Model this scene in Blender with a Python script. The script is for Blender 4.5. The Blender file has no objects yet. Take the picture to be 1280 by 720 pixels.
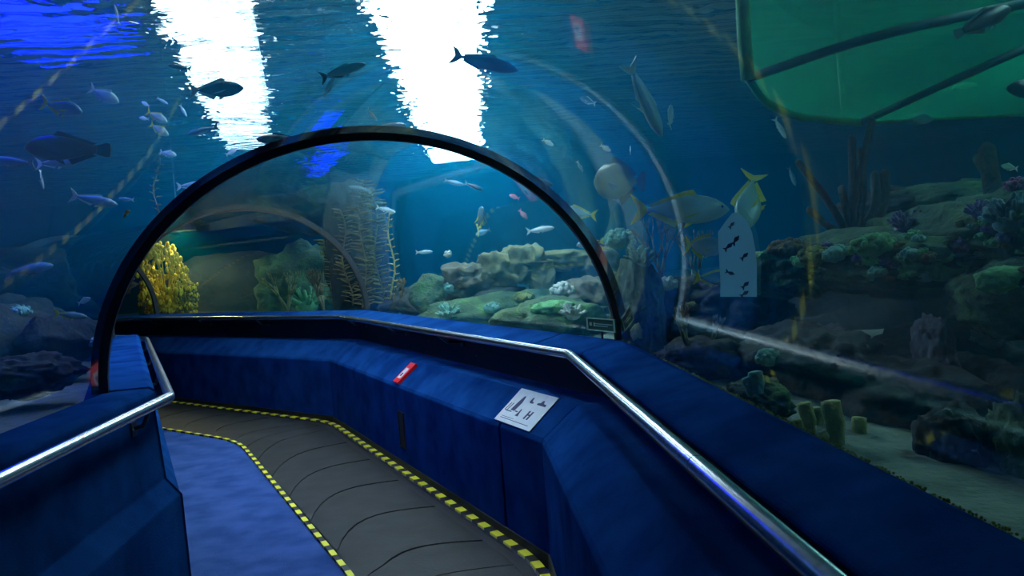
import bpy, bmesh, math, random
import numpy as np
from mathutils import Vector, Matrix, noise
from mathutils.bvhtree import BVHTree

# ------------------------------------------------------------------ camera
scene = bpy.context.scene
COL = scene.collection
F_PX = 1092.8
CAM = Vector((0, 0, 1.6))
FWD = Vector((0.06079747, 0.99729449, -0.04132042))
RGT = Vector((0.99507774, -0.06380393, -0.07582444))
UPV = Vector((0.0782557, 0.03650709, 0.99626466))
cam_data = bpy.data.cameras.new('camera')
cam_data.sensor_width = 36
cam_data.lens = 36 * F_PX / 1280
cam_data.clip_start = 0.02
cam = bpy.data.objects.new('camera', cam_data)
COL.objects.link(cam)
M3 = Matrix((RGT, UPV, -FWD)).transposed()
cam.matrix_world = Matrix.Translation(CAM) @ M3.to_4x4()
scene.camera = cam

# ------------------------------------------------------------------ view, world, light levels
vs = scene.view_settings
vs.view_transform = 'Standard'
vs.look = 'None'
vs.exposure = 0.0
vs.gamma = 1.0
vs.use_curve_mapping = False
world = bpy.data.worlds.new('hall')
scene.world = world
world.use_nodes = True
world.node_tree.nodes['Background'].inputs[0].default_value = (0.02, 0.09, 0.2, 1)
world.node_tree.nodes['Background'].inputs[1].default_value = 0.25
scene.cycles.transparent_max_bounces = 24
scene.cycles.max_bounces = 8
scene.cycles.volume_bounces = 1
scene.cycles.sample_clamp_indirect = 4
scene.cycles.use_denoising = True

LAMP_Z = 3.7          # underside of the lamps hung over the tank
WATER_Z = 3.0
LAMP_WHITE = 42.0
LAMP_BLUE = 9.0

# ------------------------------------------------------------------ helpers
rnd = random.Random(7)


def ray(x, y):
    return FWD + RGT * ((x - 640) / F_PX) - UPV * ((y - 360) / F_PX)


def at(x, y, depth):
    return CAM + ray(x, y) * depth


def onz(x, y, z):
    d = ray(x, y)
    return CAM + d * ((z - CAM.z) / d.z)


def onplane(x, y, P, N):
    d = ray(x, y)
    return CAM + d * ((P - CAM).dot(N) / d.dot(N))


def tag(o, label=None, cat=None, group=None, kind=None):
    if label: o['label'] = label
    if cat: o['category'] = cat
    if group: o['group'] = group
    if kind: o['kind'] = kind
    return o


def empty(name, loc=(0, 0, 0), label=None, cat=None, group=None):
    o = bpy.data.objects.new(name, None)
    o.empty_display_size = 0.05
    COL.objects.link(o)
    o.location = loc
    return tag(o, label, cat, group)


def link(name, me, mats=None, parent=None, smooth=False):
    o = bpy.data.objects.new(name, me)
    COL.objects.link(o)
    if mats:
        for m in (mats if isinstance(mats, (list, tuple)) else [mats]):
            me.materials.append(m)
    if parent:
        o.parent = parent
        o.matrix_parent_inverse = Matrix.Translation(-Vector(parent.location)) if parent.parent is None else Matrix()
    if smooth:
        me.polygons.foreach_set('use_smooth', [True] * len(me.polygons))
    return o


class MB:
    """collects vertices and faces of ONE mesh"""
    def __init__(s):
        s.v = []; s.f = []; s.mi = []; s.uv = {}

    def add(s, vs_, fs, mi=0):
        b = len(s.v)
        s.v += [tuple(v) for v in vs_]
        for f in fs:
            s.f.append(tuple(b + i for i in f)); s.mi.append(mi)
        return s

    def box(s, c, ax, ay, az, mi=0):
        c = Vector(c); ax = Vector(ax); ay = Vector(ay); az = Vector(az)
        vs_ = [c + ax * i + ay * j + az * k for i in (-1, 1) for j in (-1, 1) for k in (-1, 1)]
        return s.add(vs_, [(0, 1, 3, 2), (4, 6, 7, 5), (0, 4, 5, 1), (2, 3, 7, 6), (0, 2, 6, 4), (1, 5, 7, 3)], mi)

    def tube(s, pts, rad, n=8, mi=0, cap=True):
        pts = [Vector(p) for p in pts]
        if not isinstance(rad, (list, tuple)): rad = [rad] * len(pts)
        rings = []
        t0 = (pts[1] - pts[0]).normalized()
        nrm = t0.orthogonal().normalized()
        for i, p in enumerate(pts):
            if i == 0: t = pts[1] - pts[0]
            elif i == len(pts) - 1: t = pts[-1] - pts[-2]
            else: t = (pts[i + 1] - p).normalized() + (p - pts[i - 1]).normalized()
            t.normalize()
            nrm = (nrm - t * nrm.dot(t)).normalized()
            bn = t.cross(nrm)
            rings.append([p + (nrm * math.cos(2 * math.pi * k / n) + bn * math.sin(2 * math.pi * k / n)) * rad[i] for k in range(n)])
        vs_ = [v for r in rings for v in r]
        fs = []
        for i in range(len(pts) - 1):
            for k in range(n):
                k2 = (k + 1) % n
                fs.append((i * n + k, i * n + k2, (i + 1) * n + k2, (i + 1) * n + k))
        if cap:
            fs.append(tuple(range(n - 1, -1, -1)))
            fs.append(tuple((len(pts) - 1) * n + k for k in range(n)))
        return s.add(vs_, fs, mi)

    def ball(s, c, r, seg=8, ring=5, mi=0, sc=(1, 1, 1)):
        c = Vector(c)
        vs_ = [c + Vector((0, 0, r * sc[2]))]
        for i in range(1, ring):
            th = math.pi * i / ring
            for k in range(seg):
                ph = 2 * math.pi * k / seg
                vs_.append(c + Vector((r * sc[0] * math.sin(th) * math.cos(ph), r * sc[1] * math.sin(th) * math.sin(ph), r * sc[2] * math.cos(th))))
        vs_.append(c - Vector((0, 0, r * sc[2])))
        fs = [(0, 1 + k, 1 + (k + 1) % seg) for k in range(seg)]
        for i in range(ring - 2):
            for k in range(seg):
                a = 1 + i * seg + k; b = 1 + i * seg + (k + 1) % seg
                fs.append((a, a + seg, b + seg, b))
        L = len(vs_) - 1
        fs += [(L, L - seg + (k + 1) % seg, L - seg + k) for k in range(seg)]
        return s.add(vs_, fs, mi)

    def mesh(s, name):
        me = bpy.data.meshes.new(name)
        me.from_pydata(s.v, [], s.f)
        me.polygons.foreach_set('material_index', s.mi)
        me.validate(); me.update()
        return me

    def build(s, name, mats, parent=None, smooth=False, origin=None):
        if origin is not None:
            o3 = Vector(origin)
            s.v = [tuple(Vector(v) - o3) for v in s.v]
        o = link(name, s.mesh(name), mats, None, smooth)
        if origin is not None: o.location = origin
        if parent is not None:
            o.parent = parent
            if origin is None: o.location = -Vector(parent.location)
            else: o.location = Vector(origin) - Vector(parent.location)
        return o


# ------------------------------------------------------------------ materials
def nodes_of(m):
    m.use_nodes = True
    nt = m.node_tree
    return nt, nt.nodes, nt.links


def pmat(name, c1, c2=None, rough=0.6, metal=0.0, scale=8.0, bump=0.0, bscale=None, spec=0.5, detail=4, coord='Object', c3=None, stretch=None, mul=None):
    """principled with noise-mixed colour and fine relief"""
    m = bpy.data.materials.new(name)
    nt, N, L = nodes_of(m)
    b = N['Principled BSDF']
    b.inputs['Roughness'].default_value = rough
    b.inputs['Metallic'].default_value = metal
    b.inputs['Specular IOR Level'].default_value = spec
    tc = N.new('ShaderNodeTexCoord')
    vec = tc.outputs[coord]
    if stretch:
        mp = N.new('ShaderNodeMapping'); mp.inputs['Scale'].default_value = stretch
        L.new(vec, mp.inputs[0]); vec = mp.outputs[0]
    if c2 is None:
        b.inputs['Base Color'].default_value = (*c1, 1)
    else:
        n = N.new('ShaderNodeTexNoise'); n.inputs['Scale'].default_value = scale; n.inputs['Detail'].default_value = detail
        L.new(vec, n.inputs['Vector'])
        r = N.new('ShaderNodeValToRGB')
        r.color_ramp.elements[0].position = 0.35; r.color_ramp.elements[0].color = (*c1, 1)
        r.color_ramp.elements[1].position = 0.65; r.color_ramp.elements[1].color = (*c2, 1)
        if c3:
            e = r.color_ramp.elements.new(0.52); e.color = (*c3, 1)
        L.new(n.outputs['Fac'], r.inputs[0]); L.new(r.outputs[0], b.inputs['Base Color'])
    if bump:
        n2 = N.new('ShaderNodeTexNoise'); n2.inputs['Scale'].default_value = bscale or scale * 4; n2.inputs['Detail'].default_value = 6
        L.new(vec, n2.inputs['Vector'])
        bp = N.new('ShaderNodeBump'); bp.inputs['Strength'].default_value = bump; bp.inputs['Distance'].default_value = 0.03
        L.new(n2.outputs['Fac'], bp.inputs['Height']); L.new(bp.outputs[0], b.inputs['Normal'])
    return m


def emat(name, col, strength):
    m = bpy.data.materials.new(name)
    nt, N, L = nodes_of(m)
    N.remove(N['Principled BSDF'])
    e = N.new('ShaderNodeEmission'); e.inputs[0].default_value = (*col, 1); e.inputs[1].default_value = strength
    L.new(e.outputs[0], N['Material Output'].inputs[0])
    return m


def acrylic_mat():
    m = bpy.data.materials.new('acrylic')
    nt, N, L = nodes_of(m)
    N.remove(N['Principled BSDF'])
    t = N.new('ShaderNodeBsdfTransparent'); t.inputs[0].default_value = (0.97, 0.985, 0.99, 1)
    g = N.new('ShaderNodeBsdfGlossy'); g.inputs['Roughness'].default_value = 0.03
    fr = N.new('ShaderNodeFresnel'); fr.inputs[0].default_value = 1.45
    mx = N.new('ShaderNodeMixShader')
    L.new(fr.outputs[0], mx.inputs[0]); L.new(t.outputs[0], mx.inputs[1]); L.new(g.outputs[0], mx.inputs[2])
    L.new(mx.outputs[0], N['Material Output'].inputs[0])
    return m


def clear_mat():
    m = bpy.data.materials.new('acrylic_outer_face')
    nt, N, L = nodes_of(m)
    N.remove(N['Principled BSDF'])
    t = N.new('ShaderNodeBsdfTransparent')
    L.new(t.outputs[0], N['Material Output'].inputs[0])
    return m


def water_mat():
    m = bpy.data.materials.new('sea_water')
    nt, N, L = nodes_of(m)
    N.remove(N['Principled BSDF'])
    t = N.new('ShaderNodeBsdfTransparent')
    L.new(t.outputs[0], N['Material Output'].inputs['Surface'])
    sc_ = N.new('ShaderNodeVolumeScatter'); sc_.inputs['Color'].default_value = (0.005, 0.45, 0.80, 1)
    sc_.inputs['Density'].default_value = 0.062; sc_.inputs['Anisotropy'].default_value = 0.7
    ab = N.new('ShaderNodeVolumeAbsorption'); ab.inputs['Color'].default_value = (0.06, 0.68, 0.92, 1)
    ab.inputs['Density'].default_value = 0.16
    ad = N.new('ShaderNodeAddShader')
    L.new(sc_.outputs[0], ad.inputs[0]); L.new(ab.outputs[0], ad.inputs[1])
    L.new(ad.outputs[0], N['Material Output'].inputs['Volume'])
    return m


def surface_mat():
    m = bpy.data.materials.new('rippled_water_surface')
    nt, N, L = nodes_of(m)
    N.remove(N['Principled BSDF'])
    tc = N.new('ShaderNodeTexCoord')
    mp = N.new('ShaderNodeMapping'); mp.inputs['Scale'].default_value = (1.0, 1.0, 1.0)
    L.new(tc.outputs['Object'], mp.inputs[0])
    n1 = N.new('ShaderNodeTexNoise'); n1.inputs['Scale'].default_value = 2.6; n1.inputs['Detail'].default_value = 3
    n1.inputs['Distortion'].default_value = 0.8
    n2 = N.new('ShaderNodeTexWave'); n2.inputs['Scale'].default_value = 1.6; n2.inputs['Distortion'].default_value = 6
    n2.inputs['Detail'].default_value = 3; n2.inputs['Detail Scale'].default_value = 1.4
    n2.bands_direction = 'Y'
    L.new(mp.outputs[0], n1.inputs['Vector']); L.new(mp.outputs[0], n2.inputs['Vector'])
    a = N.new('ShaderNodeMath'); a.operation = 'MULTIPLY_ADD'; a.inputs[1].default_value = 0.55
    L.new(n2.outputs['Fac'], a.inputs[0]); L.new(n1.outputs['Fac'], a.inputs[2])
    bp = N.new('ShaderNodeBump'); bp.inputs['Strength'].default_value = 1.0; bp.inputs['Distance'].default_value = 0.075
    L.new(a.outputs[0], bp.inputs['Height'])
    t = N.new('ShaderNodeBsdfTransparent'); t.inputs[0].default_value = (0.9, 0.98, 1, 1)
    rf = N.new('ShaderNodeBsdfRefraction'); rf.inputs['IOR'].default_value = 1.15; rf.inputs['Roughness'].default_value = 0.02
    g = N.new('ShaderNodeBsdfGlossy'); g.inputs['Roughness'].default_value = 0.03
    L.new(bp.outputs[0], rf.inputs['Normal']); L.new(bp.outputs[0], g.inputs['Normal'])
    m1 = N.new('ShaderNodeMixShader'); m1.inputs[0].default_value = 0.7
    L.new(t.outputs[0], m1.inputs[1]); L.new(rf.outputs[0], m1.inputs[2])
    lw = N.new('ShaderNodeLayerWeight'); lw.inputs[0].default_value = 0.5
    L.new(bp.outputs[0], lw.inputs['Normal'])
    m2 = N.new('ShaderNodeMixShader')
    pw = N.new('ShaderNodeMath'); pw.operation = 'POWER'; pw.inputs[1].default_value = 3.0
    L.new(lw.outputs['Facing'], pw.inputs[0]); L.new(pw.outputs[0], m2.inputs[0]); L.new(m1.outputs[0], m2.inputs[1]); L.new(g.outputs[0], m2.inputs[2])
    L.new(m2.outputs[0], N['Material Output'].inputs[0])
    return m


M = {}
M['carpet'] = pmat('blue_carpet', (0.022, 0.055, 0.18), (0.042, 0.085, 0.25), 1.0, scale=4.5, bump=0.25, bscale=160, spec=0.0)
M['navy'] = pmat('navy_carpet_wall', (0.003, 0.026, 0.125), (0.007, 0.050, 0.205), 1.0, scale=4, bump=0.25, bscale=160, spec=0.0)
M['black'] = pmat('black_rubber', (0.006, 0.007, 0.012), rough=0.6)
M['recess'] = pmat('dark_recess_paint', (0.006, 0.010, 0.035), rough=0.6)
M['steel'] = pmat('brushed_steel', (0.62, 0.66, 0.68), (0.75, 0.78, 0.8), 0.27, 1.0, scale=30)
M['darksteel'] = pmat('dark_steel', (0.12, 0.13, 0.15), rough=0.35, metal=1.0)
M['acrylic'] = acrylic_mat()
M['clear'] = clear_mat()
M['seam'] = pmat('seam_sealant', (0.012, 0.016, 0.03), rough=0.45)
M['seamgrey'] = pmat('grey_seam_sealant', (0.03, 0.035, 0.04), rough=0.45)
M['belt'] = pmat('grey_rubber_pallet', (0.010, 0.012, 0.014), (0.022, 0.025, 0.028), 0.65, scale=5, bump=0.1, bscale=60, spec=0.3)
M['tank'] = pmat('tank_wall', (0.004, 0.025, 0.08), (0.006, 0.035, 0.1), 0.9, scale=0.6)
M['hall'] = pmat('hall_ceiling', (0.14, 0.26, 0.28), (0.2, 0.34, 0.36), 0.9, scale=0.8)
M['sand'] = pmat('pale_sand', (0.10, 0.13, 0.10), (0.2, 0.23, 0.18), 0.95, scale=6, bump=0.6, bscale=40)
M['water'] = water_mat()
M['surface'] = surface_mat()

# ------------------------------------------------------------------ tunnel axis
V2 = lambda x, y: Vector((x, y))
W, ARCH_H, LEDGE = 1.191, 1.0778, 1.1143
C1 = V2(-0.40209, 4.16738); C2 = V2(-2.01288, 8.50014)
T1, T2 = 0.3559, 0.4088
dirs = [V2(0, 1), V2(-math.sin(T1), math.cos(T1)), V2(-math.sin(T1 + T2), math.cos(T1 + T2)), V2(-math.sin(T1 + 2 * T2), math.cos(T1 + 2 * T2))]
nr = [V2(d.y, -d.x) for d in dirs]


def mitre(a, b):
    m = a + b
    return m / m.dot(a)


C3 = C2 + dirs[2] * 4.25
C0 = V2(-0.40209, -4.0)
C4 = C3 + dirs[3] * 4.2
ST = [(C0, nr[0]), (C1, mitre(nr[0], nr[1])), (C2, mitre(nr[1], nr[2])), (C3, mitre(nr[2], nr[3])), (C4, nr[3])]


def sp(i, s, z):
    C, m = ST[i]
    q = C + m * s
    return Vector((q.x, q.y, z))


def lerp_station(i, t):
    """station between i and i+1 at parameter t (mid-segment stations use the segment normal when 0<t<1)"""
    C = ST[i][0].lerp(ST[i + 1][0], t)
    return C


def strip(mb, prof, i, j, closed=False, mi=0):
    """skin profile [(s,z)] between stations i and j"""
    n = len(prof)
    a = [sp(i, s, z) for s, z in prof]; b = [sp(j, s, z) for s, z in prof]
    fs = []
    for k in range(n if closed else n - 1):
        k2 = (k + 1) % n
        fs.append((k, k2, n + k2, n + k))
    if closed:
        fs.append(tuple(range(n - 1, -1, -1))); fs.append(tuple(range(n, 2 * n)))
    mb.add(a + b, fs, mi)


def in_tunnel(p, grow=0.0):
    best = 1e9
    q = V2(p.x, p.y)
    for i in range(4):
        a, b = ST[i][0], ST[i + 1][0]
        ab = b - a
        t = max(0, min(1, (q - a).dot(ab) / ab.dot(ab)))
        best = min(best, (q - (a + ab * t)).length)
    return best - grow < W, best


def glass_exit(x, y):
    """depth at which the line of sight leaves the tunnel vault"""
    d = 0.5
    r = ray(x, y)
    while d < 20:
        p = CAM + r * d
        _, dist = in_tunnel(p)
        e = (dist / (W + .06)) ** 2 + (max(0, p.z - LEDGE) / (ARCH_H + .06)) ** 2
        if e > 1: return d
        d += 0.05
    return d


# ------------------------------------------------------------------ structure: floor, parapets, glass
mb = MB()
for i in range(4):
    strip(mb, [(-W, -0.0), (-W, -0.25), (W, -0.25), (W, 0.0)], i, i + 1, closed=True)
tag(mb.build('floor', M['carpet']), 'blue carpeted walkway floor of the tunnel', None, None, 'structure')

# right parapet: (offset inward from glass e, z) -> s = W - e
RP = [(-0.10, 0.0), (-0.10, LEDGE - .05), (0.0, LEDGE), (0.185, LEDGE - .04), (0.2, LEDGE - .055), (0.195, LEDGE - .075), (0.07, LEDGE - .10),
      (0.07, 0.815), (0.235, 0.812), (0.2606, 0.795), (0.425, 0.662), (0.4384, 0.64), (0.4384, 0.0)]
LP = [(-0.10, 0.0), (-0.10, LEDGE - .05), (0.0, LEDGE), (0.18, LEDGE), (0.205, LEDGE - .02), (0.205, LEDGE - .06), (0.19, LEDGE - .09), (0.21, 0.70), (0.27, 0.62), (0.28, 0.0)]


def parapet(name, prof, side, i, j, label, frac=None):
    mb = MB()
    n = len(prof)
    def ring(i_, t):
        if t == 0: return [sp(i_, side * (W - e), z) for e, z in prof]
        if t == 1: return [sp(i_ + 1, side * (W - e), z) for e, z in prof]
        A = [sp(i_, side * (W - e), z) for e, z in prof]; B = [sp(i_ + 1, side * (W - e), z) for e, z in prof]
        # square cut at fraction t of the axis
        C = ST[i_][0].lerp(ST[i_ + 1][0], t); m = nr[i_]
        return [Vector(((C + m * side * (W - e)).x, (C + m * side * (W - e)).y, z)) for e, z in prof]
    t0, t1 = frac if frac else (0, 1)
    a, b = ring(i, t0), ring(i, t1)
    fs = []
    dark = []
    for k in range(n):
        k2 = (k + 1) % n
        fs.append((k, k2, n + k2, n + k) if side > 0 else (k, n + k, n + k2, k2))
    fs.append(tuple(range(n - 1, -1, -1))); fs.append(tuple(range(n, 2 * n)))
    mb.add(a + b, fs)
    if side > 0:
        for k in (5, 6): mb.mi[k] = 1  # ledge underside and recess back take the near-black navy
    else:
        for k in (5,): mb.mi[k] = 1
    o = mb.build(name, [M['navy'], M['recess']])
    bev = o.modifiers.new('soft_edge', 'BEVEL'); bev.width = 0.008; bev.segments = 2; bev.limit_method = 'ANGLE'
    return tag(o, label, None, None, 'structure')


# the groove between the two wall panels of the second stretch
gp = onplane(625, 555, sp(1, W - .4384, 0.3), Vector((nr[1].x, nr[1].y, 0)))
seg = (C2 - C1)
tg = (V2(gp.x, gp.y) - C1).dot(seg) / seg.dot(seg)
gap = 0.009 / seg.length
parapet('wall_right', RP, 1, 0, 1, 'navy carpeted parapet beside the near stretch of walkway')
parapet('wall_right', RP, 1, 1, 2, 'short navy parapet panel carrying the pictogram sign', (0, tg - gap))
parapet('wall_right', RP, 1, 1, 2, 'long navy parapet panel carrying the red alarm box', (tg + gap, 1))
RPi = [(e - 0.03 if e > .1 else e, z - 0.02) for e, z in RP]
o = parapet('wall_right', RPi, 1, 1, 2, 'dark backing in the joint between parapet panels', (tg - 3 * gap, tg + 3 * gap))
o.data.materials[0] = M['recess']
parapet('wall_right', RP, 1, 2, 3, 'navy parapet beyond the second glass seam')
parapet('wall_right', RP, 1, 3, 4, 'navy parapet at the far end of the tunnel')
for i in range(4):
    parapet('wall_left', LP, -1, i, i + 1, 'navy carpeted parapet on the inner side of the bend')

# black strip painting the shadow along the foot of the outer parapet
for i in range(4):
    mb = MB()
    strip(mb, [(W - .4384, 0.0), (W - .4384, 0.075), (W - .447, 0.075), (W - .452, 0.0)], i, i + 1, closed=True)
    tag(mb.build('baseboard_right', M['black']), 'black plinth strip along the foot of the outer parapet', None, None, 'structure')

# acrylic vault, one panel per stretch
NA = 48
arc_in = [(W * math.cos(math.pi * k / NA), LEDGE + ARCH_H * math.sin(math.pi * k / NA)) for k in range(NA + 1)]
arc_out = [((W + .055) * math.cos(math.pi * k / NA), LEDGE + (ARCH_H + .055) * math.sin(math.pi * k / NA)) for k in range(NA + 1)]
arc_in[0] = (W, LEDGE - .03); arc_in[-1] = (-W, LEDGE - .03)
names_ = ['clear acrylic vault over the near stretch', 'clear acrylic vault between black seam and grey seam', 'clear acrylic vault beyond the grey seam', 'clear acrylic vault at the far bend']
for i in range(4):
    mb = MB()
    strip(mb, arc_in, i, i + 1, mi=0)
    strip(mb, arc_out[::-1], i, i + 1, mi=1)
    o = mb.build('window_%d' % (i + 1), [M['acrylic'], M['clear']], smooth=True)
    tag(o, names_[i], None, None, 'structure')


def seam(name, i, half, depth, mat, label):
    mb = MB()
    C, m = ST[i]
    d = ((dirs[i - 1] + dirs[i]) / 2).normalized()
    rings = []
    for t in (-half, half):
        for (dr) in (-depth, 0.05):
            rings.append([Vector((*(C + m * ((W + dr) * math.cos(math.pi * k / NA)) + d * t), LEDGE - 0.0 + (ARCH_H + dr) * math.sin(math.pi * k / NA))) for k in range(NA + 1)])
    n = NA + 1
    vs_ = [v for r in (rings[0], rings[1], rings[3], rings[2]) for v in r]
    fs = []
    for a in range(4):
        b = (a + 1) % 4
        for k in range(NA): fs.append((a * n + k, a * n + k + 1, b * n + k + 1, b * n + k))
    mb.add(vs_, fs)
    o = mb.build(name, mat)
    tag(o, label, None, None, 'structure')


seam('trim_1', 1, 0.015, 0.018, M['seam'], 'thick black arched seam between acrylic panels')
seam('trim_2', 2, 0.010, 0.008, M['seamgrey'], 'thin grey arched seam beyond the thick black seam')
seam('trim_3', 3, 0.016, 0.012, M['seamgrey'], 'thin arched seam in front of the yellow coral')

# ------------------------------------------------------------------ tank shell, water
TX0, TX1, TY0, TY1, TZ0 = -13.0, 11.0, -5.0, 19.0, -0.7
CEIL = 5.2


def wallbox(name, c, h, mat, label):
    return tag(MB().box(c, (h[0], 0, 0), (0, h[1], 0), (0, 0, h[2])).build(name, mat), label, None, None, 'structure')


cx, cy = (TX0 + TX1) / 2, (TY0 + TY1) / 2
hx, hy = (TX1 - TX0) / 2, (TY1 - TY0) / 2
zc, hz = (TZ0 + CEIL) / 2, (CEIL - TZ0) / 2
wallbox('wall_tank_left', (TX0 - .1, cy, zc), (.1, hy, hz), M['tank'], 'dark blue tank wall beyond the sunken ropes')
wallbox('wall_tank_right', (TX1 + .1, cy, zc), (.1, hy, hz), M['tank'], 'dark blue tank wall behind the coral ledge')
wallbox('wall_tank_far', (cx, TY1 + .1, zc), (hx, .1, hz), M['tank'], 'dark blue tank wall behind the blocky reef')
wallbox('wall_tank_back', (cx, TY0 - .1, zc), (hx, .1, hz), M['tank'], 'dark blue tank wall behind the tunnel start')
wallbox('ceiling', (cx, cy, CEIL + .1), (hx, hy, .1), M['hall'], 'dim hall ceiling above the water')

# water body: box with the tunnel hull cut out of it
mb = MB()
e_ = 0.01
x0, x1, y0, y1, z0, z1 = TX0 + e_, TX1 - e_, TY0 + e_, TY1 - e_, TZ0, WATER_Z - .06
mb.add([(x0, y0, z0), (x1, y0, z0), (x1, y1, z0), (x0, y1, z0), (x0, y0, z1), (x1, y0, z1), (x1, y1, z1), (x0, y1, z1)],
       [(0, 3, 2, 1), (4, 5, 6, 7), (0, 1, 5, 4), (1, 2, 6, 5), (2, 3, 7, 6), (3, 0, 4, 7)])
hull = [((W + .06) * math.cos(math.pi * k / NA), LEDGE + (ARCH_H + .06) * math.sin(math.pi * k / NA)) for k in range(NA + 1)] + [(-W - .11, LEDGE - .05), (-W - .11, -0.3), (W + .11, -0.3), (W + .11, LEDGE - .05)]
n = len(hull)
base = len(mb.v)
vs_ = [sp(i, s, z) for i in range(5) for s, z in hull]
fs = []
for i in range(4):
    for k in range(n):
        k2 = (k + 1) % n
        fs.append((i * n + k, i * n + k2, (i + 1) * n + k2, (i + 1) * n + k))
fs.append(tuple(range(n - 1, -1, -1))); fs.append(tuple(4 * n + k for k in range(n)))
mb.add(vs_, fs)
water = mb.build('sea_water', M['water'])
bm = bmesh.new(); bm.from_mesh(water.data)
# outward on the box, towards the tunnel on the hull
hullfaces = [f for f in bm.faces if f.index >= 6]
bmesh.ops.recalc_face_normals(bm, faces=[f for f in bm.faces if f.index < 6])
bmesh.ops.recalc_face_normals(bm, faces=hullfaces)
bm.normal_update()
chk = max(hullfaces, key=lambda f: f.calc_center_median().z)
if chk.normal.z > 0: bmesh.ops.reverse_faces(bm, faces=hullfaces)
bm.to_mesh(water.data); bm.free()
tag(water, 'clear blue seawater filling the tank around the tunnel', 'water', None, 'stuff')

# rippled surface
NX, NY = 150, 150
mb = MB()
vs_ = []
for j in range(NY + 1):
    for i in range(NX + 1):
        x = x0 + (x1 - x0) * i / NX; y = y0 + (y1 - y0) * j / NY
        vs_.append((x, y, WATER_Z + 0.035 * noise.noise(Vector((x * 1.1, y * 1.6, 0)))))
fs = [(j * (NX + 1) + i, (j + 1) * (NX + 1) + i, (j + 1) * (NX + 1) + i + 1, j * (NX + 1) + i + 1) for j in range(NY) for i in range(NX)]
mb.add(vs_, fs)
o = mb.build('water_surface', M['surface'], smooth=True)
tag(o, 'rippled water surface glittering under the lamps', 'water', None, 'stuff')

# sea bed (open where the tunnel runs)
NS = 200
mb = MB(); vs_ = []


def bed_z(x, y):
    return 0.93 + 0.09 * noise.noise(Vector((x * .6, y * .6, 3))) + 0.03 * noise.noise(Vector((x * 2.2, y * 2.2, 9)))


for j in range(NS + 1):
    for i in range(NS + 1):
        x = x0 + (x1 - x0) * i / NS; y = y0 + (y1 - y0) * j / NS
        vs_.append((x, y, bed_z(x, y)))
fs = []
for j in range(NS):
    for i in range(NS):
        a = j * (NS + 1) + i
        x = x0 + (x1 - x0) * (i + .5) / NS; y = y0 + (y1 - y0) * (j + .5) / NS
        if in_tunnel(Vector((x, y, 0)))[1] > W - 0.02:
            fs.append((a, a + 1, a + NS + 2, a + NS + 1))
mb.add(vs_, fs)
o = mb.build('floor_sea_bed', M['sand'], smooth=True)
tag(o, 'pale sandy sea bed around the tunnel', None, None, 'structure')


# ------------------------------------------------------------------ lamps above the tank
def lamp(name, a, b, width, mat, label, cat='lamp', z=LAMP_Z):
    """long lamp from a to b: housing with a glowing diffuser underneath"""
    a = Vector((*a, z)); b = Vector((*b, z)); d = (b - a); L_ = d.length; d.normalize()
    s = Vector((-d.y, d.x, 0)); c = (a + b) / 2
    root = empty(name, c, label, cat)
    MB().box(c, d * (L_ / 2), s * (width / 2), (0, 0, .01)).build('diffuser', mat, root)
    MB().box(c + Vector((0, 0, .05)), d * (L_ / 2 + .03), s * (width / 2 + .03), (0, 0, .035)).build('housing', M['darksteel'], root)
    for t in (-.4, .4):
        p = c + d * L_ * t
        MB().tube([p + Vector((0, 0, .08)), Vector((p.x, p.y, CEIL))], .015, 6).build('hanger', M['darksteel'], root)
    return root


M['lampwhite'] = emat('white_lamp_glow', (0.85, 0.97, 1.0), LAMP_WHITE)
M['lampblue'] = emat('blue_lamp_glow', (0.004, 0.012, 1.0), LAMP_BLUE)
M['lampdim'] = emat('dim_white_lamp_glow', (0.85, 0.97, 1.0), 8.0)
M['lampreef'] = emat('reef_lamp_glow', (0.5, 1.0, 0.9), 9.0)
M['lampflood'] = emat('warm_flood_glow', (1.0, 0.82, 0.4), 130.0)
M['lampleft'] = emat('cool_lamp_glow', (0.15, 0.45, 1.0), 3.0)
lamp('strip_lamp', (-0.10, 5.0), (0.12, 14.2), 0.75, M['lampwhite'], 'widest white strip lamp hung above the water')
lamp('strip_lamp', (-1.35, 5.0), (-2.5, 11.4), 0.55, M['lampdim'], 'narrower white strip lamp beside the blue panel lamp')
lamp('panel_lamp', (-3.0, 4.8), (-2.5, 6.6), 0.85, M['lampblue'], 'broad blue panel lamp hung above the water')
lamp('strip_lamp', (-1.5, 12.2), (-2.3, 15.0), 0.25, M['lampblue'], 'thin blue strip lamp hung above the water')
lamp('strip_lamp', (3.2, 1.6), (3.5, 4.4), 0.5, M['lampreef'], 'cool strip lamp hung above the coral ledge')  # added out of view to light the fish sides and reef top
lamp('strip_lamp', (-3.3, 1.8), (-3.5, 3.9), 0.4, M['lampleft'], 'cool strip lamp hung above the grouper')  # added out of view to brighten the fish on the left
fl = at(222, 283, 12.9)
root = empty('flood_lamp', fl, 'small warm flood lamp shining on the yellow coral bush', 'lamp')
MB().tube([fl, fl + Vector((0, 0, .05))], .16, 16).build('lens', M['lampflood'], root)
MB().tube([fl + Vector((0, 0, .06)), fl + Vector((0, 0, .2)), fl + Vector((0, 0, .3))], [.19, .17, .06], 16).tube([fl - Vector((0, 0, .07)), fl + Vector((0, 0, .07))], [.26, .19], 16, cap=False).build('hood', M['darksteel'], root)
MB().tube([fl + Vector((0, 0, .28)), Vector((fl.x, fl.y, CEIL))], .02, 6).build('hanger', M['darksteel'], root)

# ------------------------------------------------------------------ handrails
RAIL_E, RAIL_Z, RAIL_R = 0.2634, 1.0668, 0.0235


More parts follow.
